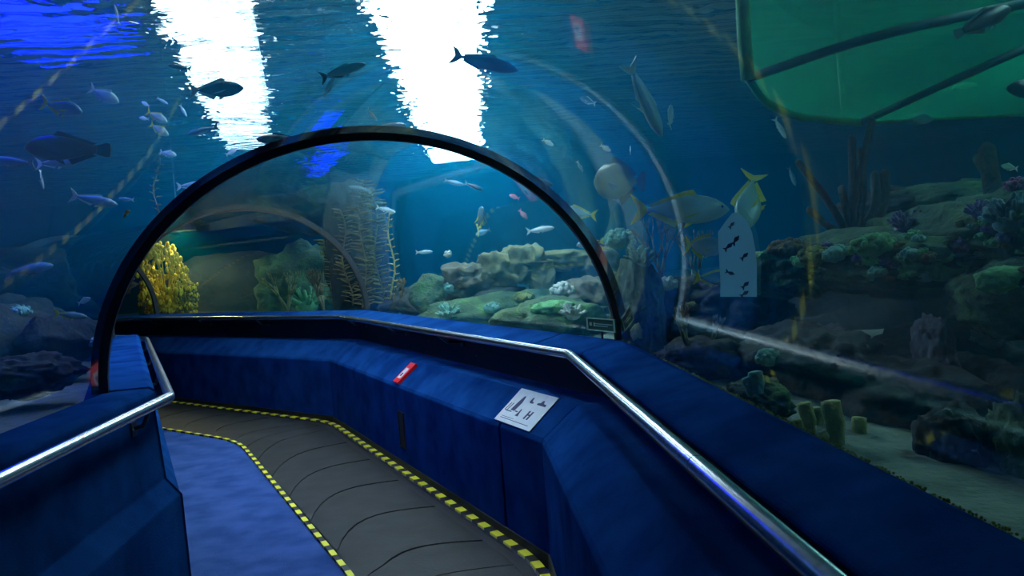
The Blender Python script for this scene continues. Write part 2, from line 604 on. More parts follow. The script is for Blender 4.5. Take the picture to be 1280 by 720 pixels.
def fillet(pts, r, n=6):
    out = [pts[0]]
    for i in range(1, len(pts) - 1):
        p, a, b = pts[i], pts[i - 1], pts[i + 1]
        u = (a - p).normalized() * r; v = (b - p).normalized() * r
        for k in range(n + 1):
            t = k / n
            out.append((p + u) * (1 - t) ** 2 + p * (2 * t * (1 - t)) + (p + v) * t * t)
    out.append(pts[-1])
    return out


def handrail(side, label):
    pts = [sp(i, side * (W - RAIL_E), RAIL_Z) for i in range(5)]
    root = empty('handrail', sp(1, side * (W - RAIL_E), RAIL_Z), label, 'handrail')
    MB().tube(fillet(pts, 0.035, 5), RAIL_R, 16).build('rail', M['steel'], root, True)
    face = 0.07 if side > 0 else 0.19
    for i in range(3):
        L_ = (pts[i + 1] - pts[i]).length
        d = (pts[i + 1] - pts[i]).normalized()
        n3 = Vector((nr[i].x, nr[i].y, 0)) * side
        for k in range(3):
            q = pts[i + 1] - d * (0.28 + k * 1.35)
            if q.y < 0.6 or (q - pts[i]).dot(d) < 0.2: continue
            w = n3 * (RAIL_E - face)
            arm = MB().tube([q - Vector((0, 0, RAIL_R * .8)), q + w * .35 - Vector((0, 0, .075)), q + w - Vector((0, 0, .085))], .010, 8)
            arm.box(q + w * .93 - Vector((0, 0, .085)), d * .03, Vector((0, 0, .03)), n3 * .006)
            br = arm.build('bracket', M['darksteel'], root)
            for s2 in (-1, 1):
                bolt = MB().ball(q + w * .86 - Vector((0, 0, .085)) + d * .018 * s2, .006, 6, 4).build('bolt', M['steel'], None, True)
                bolt.parent = br
    # joint sleeve
    if side > 0:
        q = onplane(871, 580, pts[0], Vector((1, 0, 0)))
        c = Vector((pts[0].x, q.y, RAIL_Z))
        MB().tube([c - Vector((0, .0025, 0)), c + Vector((0, .0025, 0))], RAIL_R + .0006, 16).build('joint_ring', M['black'], root)
    return root


handrail(1, 'stainless steel handrail along the outer parapet with pictogram sign')
handrail(-1, 'stainless steel handrail along the inner parapet of the bend')

# ------------------------------------------------------------------ moving walkway
def rail_line(offs, r):
    pts = [sp(i, offs[i], 0.0) for i in range(5)]
    # equal samples per stretch with rounded corners
    out = []
    cor = {}
    for i in range(1, 4):
        p, a, b = pts[i], pts[i - 1], pts[i + 1]
        u = (a - p).normalized() * r; v = (b - p).normalized() * r
        cor[i] = [(p + u) * (1 - t) ** 2 + p * (2 * t * (1 - t)) + (p + v) * t * t for t in [k / 10 for k in range(11)]]
    NS_ = 24
    for i in range(4):
        a = cor[i][-1] if i in cor else pts[i]
        b = cor[i + 1][0] if i + 1 in cor else pts[i + 1]
        for k in range(NS_): out.append(a.lerp(b, k / NS_))
        if i + 1 in cor: out += cor[i + 1][:-1]
        else: out.append(b)
    return out


LL = rail_line([-0.13, -0.13, -0.20, -0.26, -0.26], 0.45)
RR = rail_line([0.70, 0.70, 0.70, 0.70, 0.70], 0.30)


def resample(pts, f):
    """point at fraction f (0..1) of the index range"""
    x = max(0.0, min(f, 1.0)) * (len(pts) - 1)
    i = min(int(x), len(pts) - 2)
    return pts[i].lerp(pts[i + 1], x - i)


def stripe_mat():
    m = bpy.data.materials.new('yellow_black_hazard_tape')
    nt, N, L = nodes_of(m)
    b = N['Principled BSDF']; b.inputs['Roughness'].default_value = 0.5
    uv = N.new('ShaderNodeUVMap'); uv.uv_map = 'UVMap'
    sx = N.new('ShaderNodeSeparateXYZ'); L.new(uv.outputs[0], sx.inputs[0])
    fr = N.new('ShaderNodeMath'); fr.operation = 'FRACT'; L.new(sx.outputs[0], fr.inputs[0])
    gt = N.new('ShaderNodeMath'); gt.operation = 'GREATER_THAN'; gt.inputs[1].default_value = 0.47; L.new(fr.outputs[0], gt.inputs[0])
    mx = N.new('ShaderNodeMix'); mx.data_type = 'RGBA'
    mx.inputs[6].default_value = (0.008, 0.008, 0.01, 1); mx.inputs[7].default_value = (0.85, 0.78, 0.03, 1)
    L.new(gt.outputs[0], mx.inputs[0]); L.new(mx.outputs[2], b.inputs['Base Color'])
    return m


M['tape'] = stripe_mat()
walk = empty('moving_walkway', sp(1, 0.28, 0.0), 'grey crescent-plate moving walkway between yellow and black edge tapes', 'walkway')


def ribbon(pts, w0, w1, z, mat, name, parent, period=0.19):
    """flat strip beside a line, from offset w0 to w1 to its right, with u running along its length"""
    vs_, fs, us = [], [], []
    s = 0
    for i, p in enumerate(pts):
        t = (pts[min(i + 1, len(pts) - 1)] - pts[max(i - 1, 0)]).normalized()
        nn = Vector((t.y, -t.x, 0))
        if i: s += (p - pts[i - 1]).length
        for wv, zz in ((w0, 0.0), (w0, z), (w1, z), (w1, 0.0)):
            vs_.append(p + nn * wv + Vector((0, 0, zz))); us.append(s / period)
    for i in range(len(pts) - 1):
        for k in range(3): fs.append((i * 4 + k, (i + 1) * 4 + k, (i + 1) * 4 + k + 1, i * 4 + k + 1))
    mb = MB(); mb.add(vs_, fs)
    o = mb.build(name, mat, parent)
    uvl = o.data.uv_layers.new(name='UVMap')
    for lp in o.data.loops: uvl.data[lp.index].uv = (us[lp.vertex_index], 0)
    return o


ribbon(LL, -0.022, 0.010, 0.016, M['tape'], 'edge_tape', walk)
ribbon(RR, -0.006, 0.042, 0.030, M['tape'], 'edge_tape', walk)
ribbon(RR, -0.016, -0.007, 0.022, M['steel'], 'kerb_strip', walk)
ribbon(RR, -0.075, -0.017, 0.009, M['black'], 'skirt', walk)
# crescent plates: both ends of each plate edge bow towards the walker
NPL = 22
mbs = []


def plate_pt(f, u):
    lag = -0.036 * (1 - u) ** 3.5 - 0.004 * u * u
    a = resample(LL, f + lag); b = resample(RR, f + lag)
    n_ = (b - a).normalized()
    a = a + n_ * 0.02; b = b - n_ * 0.08
    return a.lerp(b, u)


for k in range(NPL):
    f0 = 0.14 + 0.80 * k / NPL; f1 = f0 + 0.80 / NPL - 0.0011
    if f1 > 0.9: break
    top, bot = [], []
    NU = 10
    for f in (f0, f1):
        for i in range(NU + 1):
            p = plate_pt(f, i / NU); top.append(p + Vector((0, 0, .014))); bot.append(p + Vector((0, 0, .002)))
    vs_ = top + bot
    n1 = NU + 1
    fs = [(i, i + 1, n1 + i + 1, n1 + i) for i in range(NU)]
    o2 = 2 * n1
    fs += [(i, o2 + i, o2 + i + 1, i + 1) for i in range(NU)]
    fs += [(n1 + i, n1 + i + 1, o2 + n1 + i + 1, o2 + n1 + i) for i in range(NU)]
    mb = MB(); mb.add(vs_, fs)
    mb.build('pallet', M['belt'], walk)
# dark bed below the plates
vs_, fs = [], []
for i in range(len(LL)):
    vs_ += [LL[i] + Vector((0, 0, .004)), RR[i] + Vector((0, 0, .004))]
for i in range(len(LL) - 1): fs.append((2 * i, 2 * i + 1, 2 * i + 3, 2 * i + 2))
mb = MB(); mb.add(vs_, fs); mb.build('bed', M['black'], walk)

# ------------------------------------------------------------------ things on the parapet
M['white'] = pmat('white_board', (0.72, 0.78, 0.82), (0.8, 0.85, 0.88), 0.5, scale=20)
M['ink'] = pmat('blue_black_ink', (0.01, 0.015, 0.10), rough=0.6)
M['red'] = pmat('red_plastic', (0.75, 0.015, 0.03), rough=0.35)
M['green'] = pmat('green_sign', (0.0, 0.09, 0.035), rough=0.4)
d2 = Vector((dirs[1].x, dirs[1].y, 0)); n2 = Vector((nr[1].x, nr[1].y, 0))
Uc = sp(1, W - .2606, .795); Lc = sp(1, W - .425, .662)
slope_up = ((n2 * (.425 - .2606)) + Vector((0, 0, .795 - .662))).normalized()
slope_n = d2.cross(slope_up).normalized()
if slope_n.z < 0: slope_n = -slope_n


def onslope(x, y): return onplane(x, y, Uc, slope_n)


c = (onslope(627, 524) + onslope(668, 540) + onslope(692, 500) + onslope(647, 487)) / 4
wv = (onslope(692, 500) - onslope(647, 487)).length / 2
hv = (onslope(647, 487) - onslope(626, 524)).length / 2
sx_, sy_ = -d2, slope_up      # right and up on the board as the walker reads it
root = empty('pictogram_sign', c, 'white board with five dark pictograms on the sloped parapet', 'sign')
MB().box(c + slope_n * .004, sx_ * wv, sy_ * hv, slope_n * .004).build('board', M['white'], root)


def icon(polys):
    mb = MB()
    for poly in polys:
        pts = [c + slope_n * .0085 + sx_ * (x * wv) + sy_ * (y * hv) for x, y in poly]
        n_ = len(pts)
        low = [p - slope_n * .001 for p in pts]
        mb.add(pts + low, [tuple(range(n_)), tuple(range(2 * n_ - 1, n_ - 1, -1))] + [(i, n_ + i, n_ + (i + 1) % n_, (i + 1) % n_) for i in range(n_)])
    return mb.build('pictogram', M['ink'], root)


icon([[(-.62, -.28), (-.40, -.28), (-.36, .25), (-.42, .62), (-.5, .62), (-.58, .2)], [(-.36, -.3), (-.22, -.3), (-.22, -.24), (-.36, -.24)],
      [(-.92, -.35), (-.88, -.35), (-.82, .1), (-.86, .1)], [(-.80, -.32), (-.76, -.32), (-.70, .12), (-.74, .12)], [(-.86, -.38), (-.5, -.38), (-.5, -.33), (-.86, -.33)]])
icon([[(-.08, .40), (.02, .34), (.14, .36), (.14, .44), (.04, .46), (.0, .68), (-.06, .66)]])
icon([[(.34, .36), (.78, .36), (.76, .48), (.62, .50), (.56, .66), (.48, .64), (.46, .50), (.34, .46)]])
icon([[(-.2, -.5), (-.04, -.5), (-.08, -.3), (-.1, -.08), (-.15, -.08), (-.16, -.3)]])
icon([[(.26, -.52), (.34, -.52), (.36, -.04), (.28, -.04)], [(.42, -.52), (.5, -.52), (.52, -.04), (.44, -.04)], [(.3, -.3), (.48, -.3), (.48, -.22), (.3, -.22)]])
icon([[(-.8, -.80), (.75, -.80), (.75, -.77), (-.8, -.77)], [(-.8, -.70), (-.1, -.70), (-.1, -.68), (-.8, -.68)]])

c = onslope(508, 468)
wv = 0.065; hv = (onslope(514, 458) - onslope(503, 478)).length / 2
root = empty('alarm_call_box', c, 'small red alarm call box on the sloped parapet', 'alarm box')
MB().box(c + slope_n * .012, -d2 * wv, slope_up * hv, slope_n * .012).build('case', M['red'], root)
pane = MB().box(c + slope_n * .0255 - slope_up * hv * .1, -d2 * wv * .55, slope_up * hv * .52, slope_n * .0015).build('glass_pane', M['white'], root)
mark = MB().box(c + slope_n * .0275 - slope_up * hv * .25, -d2 * wv * .22, slope_up * hv * .16, slope_n * .001).build('press_mark', M['ink'])
mark.parent = pane

P0 = sp(1, W - .4384, .3)
a = onplane(498, 513, P0, n2); b = onplane(509, 562, P0, n2)
c = (a + b) / 2
root = empty('vent_slot', c, 'narrow black vent slot low on the parapet wall', 'vent')
wv = 0.062; hv = abs(a.z - b.z) / 2
MB().box(c - n2 * .003, d2 * wv, Vector((0, 0, hv)), n2 * .004).build('plate', M['black'], root)
for s_ in (-1, 1):
    MB().box(c - n2 * .006 + d2 * wv * s_, d2 * .004, Vector((0, 0, hv)), n2 * .007).build('frame_bar', M['recess'], root)

# green sign fixed to the acrylic, beside the black seam
P0 = sp(1, W - .035, LEDGE)
a = onplane(734, 397, P0, n2); b = onplane(769, 399, P0, n2); e = onplane(770, 416, P0, n2); f = onplane(736, 412, P0, n2)
c = (a + b + e + f) / 4
wv = (a - b).length / 2; hv = .5 * ((a - f).length + (b - e).length) / 2
M['glowgreen'] = pmat('pale_green_print', (0.45, 0.7, 0.5), rough=0.5)  # plain pale green print for border and marks
root = empty('exit_sign', c, 'small green sign with pale border on the acrylic above the ledge', 'sign')
zz = Vector((0, 0, 1))
MB().box(c, d2 * wv, zz * hv, n2 * .004).build('plate', M['green'], root)
bm_ = MB()
for s_ in (-1, 1):
    bm_.box(c - n2 * .005 + zz * hv * .93 * s_, d2 * wv, zz * hv * .07, n2 * .003)
    bm_.box(c - n2 * .005 + d2 * wv * .96 * s_, d2 * wv * .04, zz * hv, n2 * .003)
bm_.build('border', M['glowgreen'], root)
ic = MB()
for (x, y, w_, h_) in ((-.72, .02, .08, .26), (-.46, 0, .035, .3), (.2, .12, .62, .05), (.05, -.2, .45, .05)):
    ic.box(c - n2 * .005 - d2 * wv * x + zz * hv * y, d2 * wv * w_, zz * hv * h_, n2 * .001)
ic.build('printed_marks', M['glowgreen'], root)
MB().tube([c - zz * hv, Vector((c.x, c.y, LEDGE))], .006, 6).build('stand', M['darksteel'], root)



# ------------------------------------------------------------------ reef rocks
M['rock_green'] = pmat('algae_green_rock', (0.015, 0.05, 0.022), (0.07, 0.16, 0.05), 0.95, scale=5, bump=1.0, bscale=22, c3=(0.045, 0.085, 0.04))
M['rock_brown'] = pmat('brown_rock', (0.06, 0.05, 0.035), (0.17, 0.145, 0.09), 0.95, scale=2.6, bump=0.9, bscale=12, c3=(0.11, 0.10, 0.065))
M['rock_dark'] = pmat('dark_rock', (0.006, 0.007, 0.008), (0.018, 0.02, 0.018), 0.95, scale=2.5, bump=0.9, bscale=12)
M['rock_pale'] = pmat('pale_limestone', (0.10, 0.095, 0.04), (0.26, 0.24, 0.11), 0.95, scale=2.2, bump=0.8, bscale=11, c3=(0.17, 0.16, 0.07))
M['rock_purple'] = pmat('purple_crusted_rock', (0.05, 0.04, 0.075), (0.1, 0.09, 0.13), 0.95, scale=4, bump=0.9, bscale=14)
ROCKN = [0]
BVH = []


def ico(sub):
    bm = bmesh.new(); bmesh.ops.create_icosphere(bm, subdivisions=sub, radius=1)
    v = [x.co.copy() for x in bm.verts]; f = [tuple(y.index for y in x.verts) for x in bm.faces]
    bm.free(); return v, f


ICO = {3: ico(3), 4: ico(4), 5: ico(5)}


def rock_mesh(seed, size, rough=0.35, freq=1.6, block=0.0, sub=4, twist=0.0):
    v, f = ICO[sub]
    out = []
    so = Vector((seed * 7.3, seed * 3.1, seed * 1.7))
    for p in v:
        q = p.copy()
        if block:
            m_ = max(abs(q.x), abs(q.y), abs(q.z)); q = q.lerp(q / m_ * 0.85, block)
        nlow = noise.noise(p * freq + so)
        nmid = noise.noise(p * freq * 2.7 + so * 2)
        nhi = noise.noise(p * freq * 6.5 + so * 3) + .5 * noise.noise(p * freq * 14 + so * 5)
        nmid += .35 * (1 - 2 * abs(noise.noise(p * freq * 4.2 + so * 6)))
        ridg = 1 - abs(noise.noise(p * freq * 1.8 + so * 4)) * 2
        k = 1 + rough * (0.75 * nlow + 0.38 * nmid + 0.20 * nhi + 0.25 * ridg)
        q = q * k
        out.append(Vector((q.x * size[0], q.y * size[1], q.z * size[2])))
    return out, f


def rock(x, y, depth, wpx, hpx, thick, mat, label, rough=0.35, freq=1.6, block=0.0, tilt=0.0, name='reef_rock', group=None, sub=4):
    ROCKN[0] += 1
    c = at(x, y, depth)
    k = depth / F_PX
    vs_, fs = rock_mesh(ROCKN[0], (wpx * k, thick, hpx * k), rough, freq, block, 5 if depth < 5.3 else sub)
    rot = Matrix.Rotation(math.radians(tilt), 3, 'Y')
    mb = MB(); mb.add([rot @ v for v in vs_], fs)
    o = mb.build(name, M[mat], smooth=True)
    o.location = c
    BVH.append(BVHTree.FromPolygons([rot @ v + c for v in vs_], fs))
    return tag(o, label, 'rock', group)


def seat(x, y, depth, slack=1.3):
    """depth at which the line of sight meets the rocks, so that a coral grows on them"""
    best = None
    r_ = ray(x, y); ln = r_.length
    for b in BVH:
        h = b.ray_cast(CAM, r_.normalized(), 30)
        if h[0] is not None:
            d = h[3] / ln
            if best is None or d < best: best = d
    return best if best is not None and abs(best - depth) < slack else depth


# coral ledge beside the near glass, black rocks filling in the shade of the hollow below
rock(985, 338, 4.4, 46, 30, .35, 'rock_green', 'low green rock at the thin end of the coral ledge')
rock(1062, 326, 4.2, 72, 34, .8, 'rock_green', 'green ledge rock below the dark pipe coral')
rock(1140, 318, 4.2, 85, 46, .9, 'rock_green', 'broad green ledge rock roofing the dark hollow')
rock(1215, 305, 3.7, 70, 48, .8, 'rock_green', 'green ledge rock under the yellow lobed coral')
rock(1300, 300, 3.4, 75, 62, .8, 'rock_green', 'big green ledge rock under the blue finger coral')
rock(1172, 250, 5.0, 62, 20, .35, 'rock_green', 'flat layered slab lying on the coral ledge', rough=.28, freq=1.3)
rock(1217, 240, 5.2, 24, 15, .2, 'rock_green', 'small round boulder beside the flat slab')
rock(1110, 262, 5.2, 50, 24, .4, 'rock_dark', 'dark low boulder behind the pipe coral')
rock(1268, 372, 3.1, 48, 46, .3, 'rock_green', 'bulging green rock under the ledge, next to the green plate coral')
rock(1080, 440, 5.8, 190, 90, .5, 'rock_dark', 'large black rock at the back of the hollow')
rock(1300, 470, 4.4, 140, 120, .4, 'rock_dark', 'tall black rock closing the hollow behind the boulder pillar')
rock(1192, 562, 2.55, 36, 52, .12, 'rock_dark', 'rough dark boulder pillar standing on the sand by the glass')
rock(1282, 565, 2.35, 22, 58, .12, 'rock_green', 'pale green knobbly pillar at the end of the sand strip', rough=.5)
rock(1168, 455, 3.2, 17, 60, .12, 'rock_purple', 'slim purple rock stalk hanging under the ledge')
rock(1030, 455, 3.9, 45, 45, .2, 'rock_purple', 'purple crusted rock behind the yellow tube sponges')
rock(948, 500, 3.0, 34, 26, .14, 'rock_green', 'grey-green rock propping the teal knob coral')
rock(1115, 583, 2.75, 22, 12, .1, 'rock_dark', 'small dark stone on the sand by the tube sponges')
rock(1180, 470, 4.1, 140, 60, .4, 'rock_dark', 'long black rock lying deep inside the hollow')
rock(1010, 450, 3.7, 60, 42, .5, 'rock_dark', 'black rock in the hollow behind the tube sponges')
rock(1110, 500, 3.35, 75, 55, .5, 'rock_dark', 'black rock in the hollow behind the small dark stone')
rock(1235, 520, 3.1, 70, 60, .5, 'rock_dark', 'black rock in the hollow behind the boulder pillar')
# between the sign and the ledge
rock(840, 395, 5.2, 62, 48, .4, 'rock_dark', 'dark rock under the grey sea fan')
rock(905, 390, 5.0, 70, 40, .4, 'rock_dark', 'dark rock joining the sea fan to the coral ledge')
rock(797, 395, 4.9, 30, 75, .3, 'rock_green', 'tall blue-green rock pillar right behind the black seam', rough=.3, freq=1.3)
rock(875, 452, 4.0, 50, 28, .2, 'rock_dark', 'low black rock carrying the branching coral')
# blocky reef seen through the second vault
rock(585, 352, 9.2, 30, 22, .5, 'rock_brown', 'sloping brown block at the thin end of the blocky reef', block=.6, rough=.4, freq=2.2)
rock(622, 338, 9.2, 24, 24, .5, 'rock_pale', 'olive-pale squared block in the middle of the blocky reef', block=.75, rough=.3, freq=2.4)
rock(655, 330, 9.2, 24, 25, .5, 'rock_pale', 'pale squared limestone block capping the blocky reef', block=.75, rough=.3, freq=2.4)
rock(690, 326, 9.3, 46, 12, .6, 'rock_pale', 'flat pale limestone slab roofing the dark recess', block=.6, rough=.35, freq=2.4)
rock(676, 345, 9.0, 15, 22, .3, 'rock_pale', 'narrow pale limestone pillar beside the dark recess', block=.7, rough=.3, freq=2.4)
rock(710, 345, 9.6, 24, 22, .3, 'rock_dark', 'black rock at the back of the recess', block=.5, rough=.3)  # black rocks paint the shade of this recess and the undercut
rock(748, 335, 9.0, 22, 24, .5, 'rock_brown', 'brown limestone block at the end of the roofing slab', block=.7, rough=.35, freq=2.4)
rock(620, 370, 8.9, 34, 12, .3, 'rock_dark', 'black undercut rock below the squared blocks', rough=.4)
rock(735, 371, 7.6, 27, 25, .35, 'rock_brown', 'olive cube-shaped boulder beside the white coral', block=.65, rough=.35, freq=2.4)
rock(640, 398, 8.6, 105, 30, .35, 'rock_green', 'long green rock at the foot of the blocky reef', rough=.4)
rock(560, 375, 9.6, 40, 32, .5, 'rock_green', 'mossy green rock at the low end of the blocky reef', rough=.4)
rock(690, 400, 7.0, 60, 26, .4, 'rock_green', 'mossy rock below the white coral', rough=.4)
rock(520, 385, 10.5, 45, 26, .6, 'rock_dark', 'dark low rock between blocky reef and kelp pillar')
# dark pillar and far scenery beyond the grey seam
rock(447, 322, 10.9, 36, 84, .35, 'rock_dark', 'tall black rock pillar hung with kelp', rough=.45)
rock(400, 262, 11.6, 66, 24, .4, 'rock_dark', 'black rock roof jutting from the kelp pillar', rough=.5)
rock(385, 355, 13.5, 52, 46, .6, 'rock_green', 'green coral-covered mound under the rock roof', rough=.5)
rock(285, 376, 14.0, 95, 58, .6, 'rock_dark', 'broad dark rock hill beyond the yellow coral bush', rough=.25)
# left side
rock(10, 415, 7.2, 60, 40, .5, 'rock_dark', 'wide dark rock beyond the inner parapet')
rock(75, 425, 6.0, 40, 30, .3, 'rock_dark', 'dark rock behind the inner parapet beside the black seam')
rock(-40, 440, 6.0, 90, 60, .6, 'rock_dark', 'large dark rock beside the pale sand patch')
rock(30, 470, 4.8, 62, 26, .2, 'rock_dark', 'low black rock right behind the inner parapet glass')
rock(20, 360, 9.5, 120, 40, .8, 'rock_dark', 'distant dark ridge in the blue water', rough=.4)


# ------------------------------------------------------------------ corals and sponges
CM = {}


def cmat(key, c1, c2, scale=10, bump=0.6):
    CM[key] = pmat(key.replace(' ', '_') + '_coral', c1, c2, 0.9, scale=scale, bump=bump, bscale=40)
    return CM[key]


cmat('teal', (0.10, 0.28, 0.24), (0.22, 0.42, 0.36))
cmat('yellow', (0.55, 0.42, 0.02), (0.75, 0.62, 0.06))
cmat('orange', (0.5, 0.22, 0.02), (0.7, 0.45, 0.05))
cmat('olive', (0.10, 0.12, 0.03), (0.2, 0.22, 0.06))
cmat('sponge', (0.30, 0.32, 0.10), (0.45, 0.44, 0.16))
cmat('white', (0.5, 0.55, 0.48), (0.7, 0.72, 0.62))
cmat('purple', (0.22, 0.06, 0.16), (0.34, 0.12, 0.24))
cmat('violet', (0.10, 0.08, 0.22), (0.17, 0.14, 0.3))
cmat('blue', (0.10, 0.20, 0.24), (0.18, 0.30, 0.32))
cmat('green', (0.08, 0.26, 0.10), (0.18, 0.42, 0.16))
cmat('brown', (0.12, 0.085, 0.03), (0.2, 0.15, 0.06))
cmat('dark', (0.006, 0.009, 0.008), (0.014, 0.018, 0.014))
cmat('grey', (0.14, 0.17, 0.17), (0.24, 0.27, 0.26))


def done(mb, name, mat, c, label, cat='coral', group=None, smooth=True):
    o = mb.build(name, mat, None, smooth, origin=c)
    return tag(o, label, cat, group)


def finger_coral(x, y, depth, rpx, n, mat, label, seed=0, up=1.0, name='finger_coral', group=None):
    r_ = random.Random(seed + x)
    depth = seat(x, y + rpx * .4, depth)
    c = at(x, y, depth); R_ = rpx * depth / F_PX
    mb = MB()
    mb.ball(c - Vector((0, 0, R_ * .35)), R_ * .6, 10, 6, sc=(1, 1, .6))
    for k in range(n):
        th = r_.uniform(0, 2 * math.pi); el = math.acos(r_.uniform(0.1, 1))
        d = Vector((math.sin(el) * math.cos(th), math.sin(el) * math.sin(th), math.cos(el) * up)).normalized()
        L_ = R_ * r_.uniform(.75, 1.1); w = R_ * r_.uniform(.09, .14)
        b = c - Vector((0, 0, R_ * .3))
        bend = Vector((r_.uniform(-.1, .1), r_.uniform(-.1, .1), .12)) * R_
        mb.tube([b, b + d * L_ * .55, b + d * L_ * .92 + bend, b + d * L_ + bend], [w, w * .95, w * .8, w * .3], 6)
    return done(mb, name, mat, c, label, group=group)


def knob_coral(x, y, depth, wpx, hpx, n, mat, label, seed=0, kr=.16, name='knob_coral', group=None):
    r_ = random.Random(seed + x)
    depth = seat(x, y + hpx * .5, depth)
    c = at(x, y, depth); k_ = depth / F_PX; a_, b_ = wpx * k_, hpx * k_
    mb = MB()
    mb.ball(c, 1.0, 12, 8, sc=(a_ * .9, a_ * .75, b_ * .85))
    for k in range(n):
        th = r_.uniform(0, 2 * math.pi); u = r_.uniform(-.35, 1)
        s_ = math.sqrt(1 - u * u)
        p = c + Vector((a_ * .9 * s_ * math.cos(th), a_ * .75 * s_ * math.sin(th), b_ * .85 * u))
        mb.ball(p, a_ * kr * r_.uniform(.7, 1.3), 7, 5)
    return done(mb, name, mat, c, label, group=group)


def tube_sponge(specs, mat, label, name='tube_sponge'):
    """specs: (x_base, y_base, x_top, y_top, depth, radius_px) tubes joined at their foot"""
    b0 = at(*specs[0][:2], specs[0][4])
    root = empty(name, b0, label, 'sponge')
    for (xb, yb, xt, yt, dp, rp) in specs:
        a = at(xb, yb, dp); b = at(xt, yt, dp); R_ = rp * dp / F_PX
        ax = (b - a); mid = a.lerp(b, .5) + Vector((R_ * .15, 0, 0))
        mb = MB()
        pts = [a, a.lerp(b, .25), mid, a.lerp(b, .85), b, b - ax.normalized() * R_ * .05, b - ax.normalized() * R_ * .8]
        mb.tube(pts[:5] + [b + ax.normalized() * R_ * .08], [R_ * .7, R_ * .85, R_, R_ * 1.02, R_, R_ * .78], 12, cap=False)
        mb.tube([b + ax.normalized() * R_ * .08, b - ax.normalized() * R_ * 1.2], [R_ * .78, R_ * .5], 12)
        mb.build('tube', mat, root, True)
    return root


def branch_coral(x, y, depth, hpx, mat, label, seed=0, spread=.5, n0=3, lev=3, thick=.05, flat=False, name='branching_coral', group=None, lean=0):
    r_ = random.Random(seed * 13 + x)
    c = at(x, y, depth); H_ = hpx * depth / F_PX
    mb = MB()

    def grow(p, d, L_, w, l):
        q = p + d * L_ * .5 + Vector((r_.uniform(-.1, .1), 0 if flat else r_.uniform(-.1, .1), 0)) * L_
        e = q + d * L_ * .5
        mb.tube([p, q, e], [w, w * .9, w * .7 if l else w * .3], 6)
        if l:
            for k in range(r_.choice((2, 2, 3))):
                dd = (d + Vector((r_.uniform(-spread, spread), (0.0 if flat else r_.uniform(-spread, spread)), r_.uniform(0, .3)))).normalized()
                grow(e, dd, L_ * r_.uniform(.6, .85), w * .72, l - 1)
    for k in range(n0):
        d = Vector((r_.uniform(-spread, spread) + lean, 0 if flat else r_.uniform(-spread, spread), 1)).normalized()
        grow(c, d, H_ * .36, H_ * thick, lev)
    return done(mb, name, mat, c, label, group=group)


def pipe_coral(specs, depth, mat, label, name='pipe_coral'):
    c = at(*specs[0][0][0], depth)
    mb = MB()
    for pts, rpx in specs:
        P = [at(px_, py_, depth + .05 * i) for i, (px_, py_) in enumerate(pts)]
        R_ = rpx * depth / F_PX
        sm = fillet(P, min((P[i + 1] - P[i]).length for i in range(len(P) - 1)) * .45, 4) if len(P) > 2 else P
        mb.tube(sm + [sm[-1] + (sm[-1] - sm[-2]).normalized() * R_ * .7], [R_] * len(sm) + [R_ * .35], 8)
    return done(mb, name, mat, c, label)


def plate_coral(x, y, depth, wpx, hpx, mat, label, seed=1, name='plate_coral'):
    ROCKN[0] += 1
    depth = seat(x, y, depth)
    c = at(x, y, depth); k = depth / F_PX
    vs_, fs = rock_mesh(ROCKN[0] + 50, (wpx * k, wpx * k * .7, hpx * k), .3, 2.2, 0, 4)
    mb = MB(); mb.add(vs_, fs)
    o = mb.build(name, mat, smooth=True); o.location = c
    return tag(o, label, 'coral')


# on and around the coral ledge
pipe_coral([(((1062, 292), (1070, 240), (1090, 150)), 5), (((1066, 292), (1066, 230), (1065, 172)), 5), (((1070, 292), (1080, 240), (1076, 188)), 5),
            (((1072, 292), (1096, 262), (1094, 218)), 6), (((1074, 294), (1106, 265), (1106, 216)), 6), (((1060, 294), (1035, 250), (998, 203)), 5),
            (((1058, 296), (1030, 280), (1012, 262)), 5), (((1064, 292), (1055, 250), (1052, 235)), 5)], 4.25, CM['dark'], 'tall dark pipe coral with upright fingers on the ledge')
pipe_coral([(((1243, 262), (1240, 230), (1234, 186)), 11), (((1240, 225), (1226, 205), (1222, 198)), 6)], 4.3, CM['dark'], 'stubby dark coral stump standing on the ledge')
knob_coral(985, 312, 4.1, 26, 12, 60, CM['brown'], 'brown pebbled coral at the thin end of the ledge', kr=.17)
knob_coral(1020, 322, 3.9, 24, 13, 60, CM['olive'], 'olive pebbled coral between brown coral and teal coral', kr=.17)
knob_coral(1046, 318, 3.8, 18, 13, 50, CM['teal'], 'teal pebbled coral at the foot of the pipe coral', kr=.17)
knob_coral(1093, 308, 3.9, 30, 16, 70, CM['green'], 'green pebbled coral beside the pipe coral', kr=.15)
finger_coral(1132, 277, 4.2, 24, 60, CM['violet'], 'low violet finger coral below the flat slab', up=.6)
finger_coral(1145, 322, 3.7, 26, 60, CM['green'], 'mossy green finger coral at the ledge rim', up=.5)
knob_coral(1180, 340, 3.5, 28, 14, 70, CM['green'], 'green knobby crust on the ledge rim above the hollow', kr=.15)
finger_coral(1203, 303, 3.35, 22, 70, CM['purple'], 'magenta finger coral under the yellow lobed coral', up=.6)
tube_sponge([(1206, 292, 1200, 275, 3.4, 8), (1214, 290, 1222, 266, 3.4, 7), (1208, 292, 1212, 270, 3.42, 6)], CM['olive'], 'yellow-green lobed sponge on the ledge')
finger_coral(1262, 268, 3.1, 34, 90, CM['blue'], 'grey-blue finger coral on the highest part of the ledge', up=.8)
finger_coral(1225, 262, 3.9, 18, 50, CM['violet'], 'small violet finger coral beside the dark stump', up=.8)
knob_coral(1272, 232, 3.8, 18, 10, 40, CM['purple'], 'dark purple pebbled coral behind the grey-blue coral')
plate_coral(1256, 350, 2.85, 34, 17, CM['green'], 'bright green plate coral jutting from the ledge')
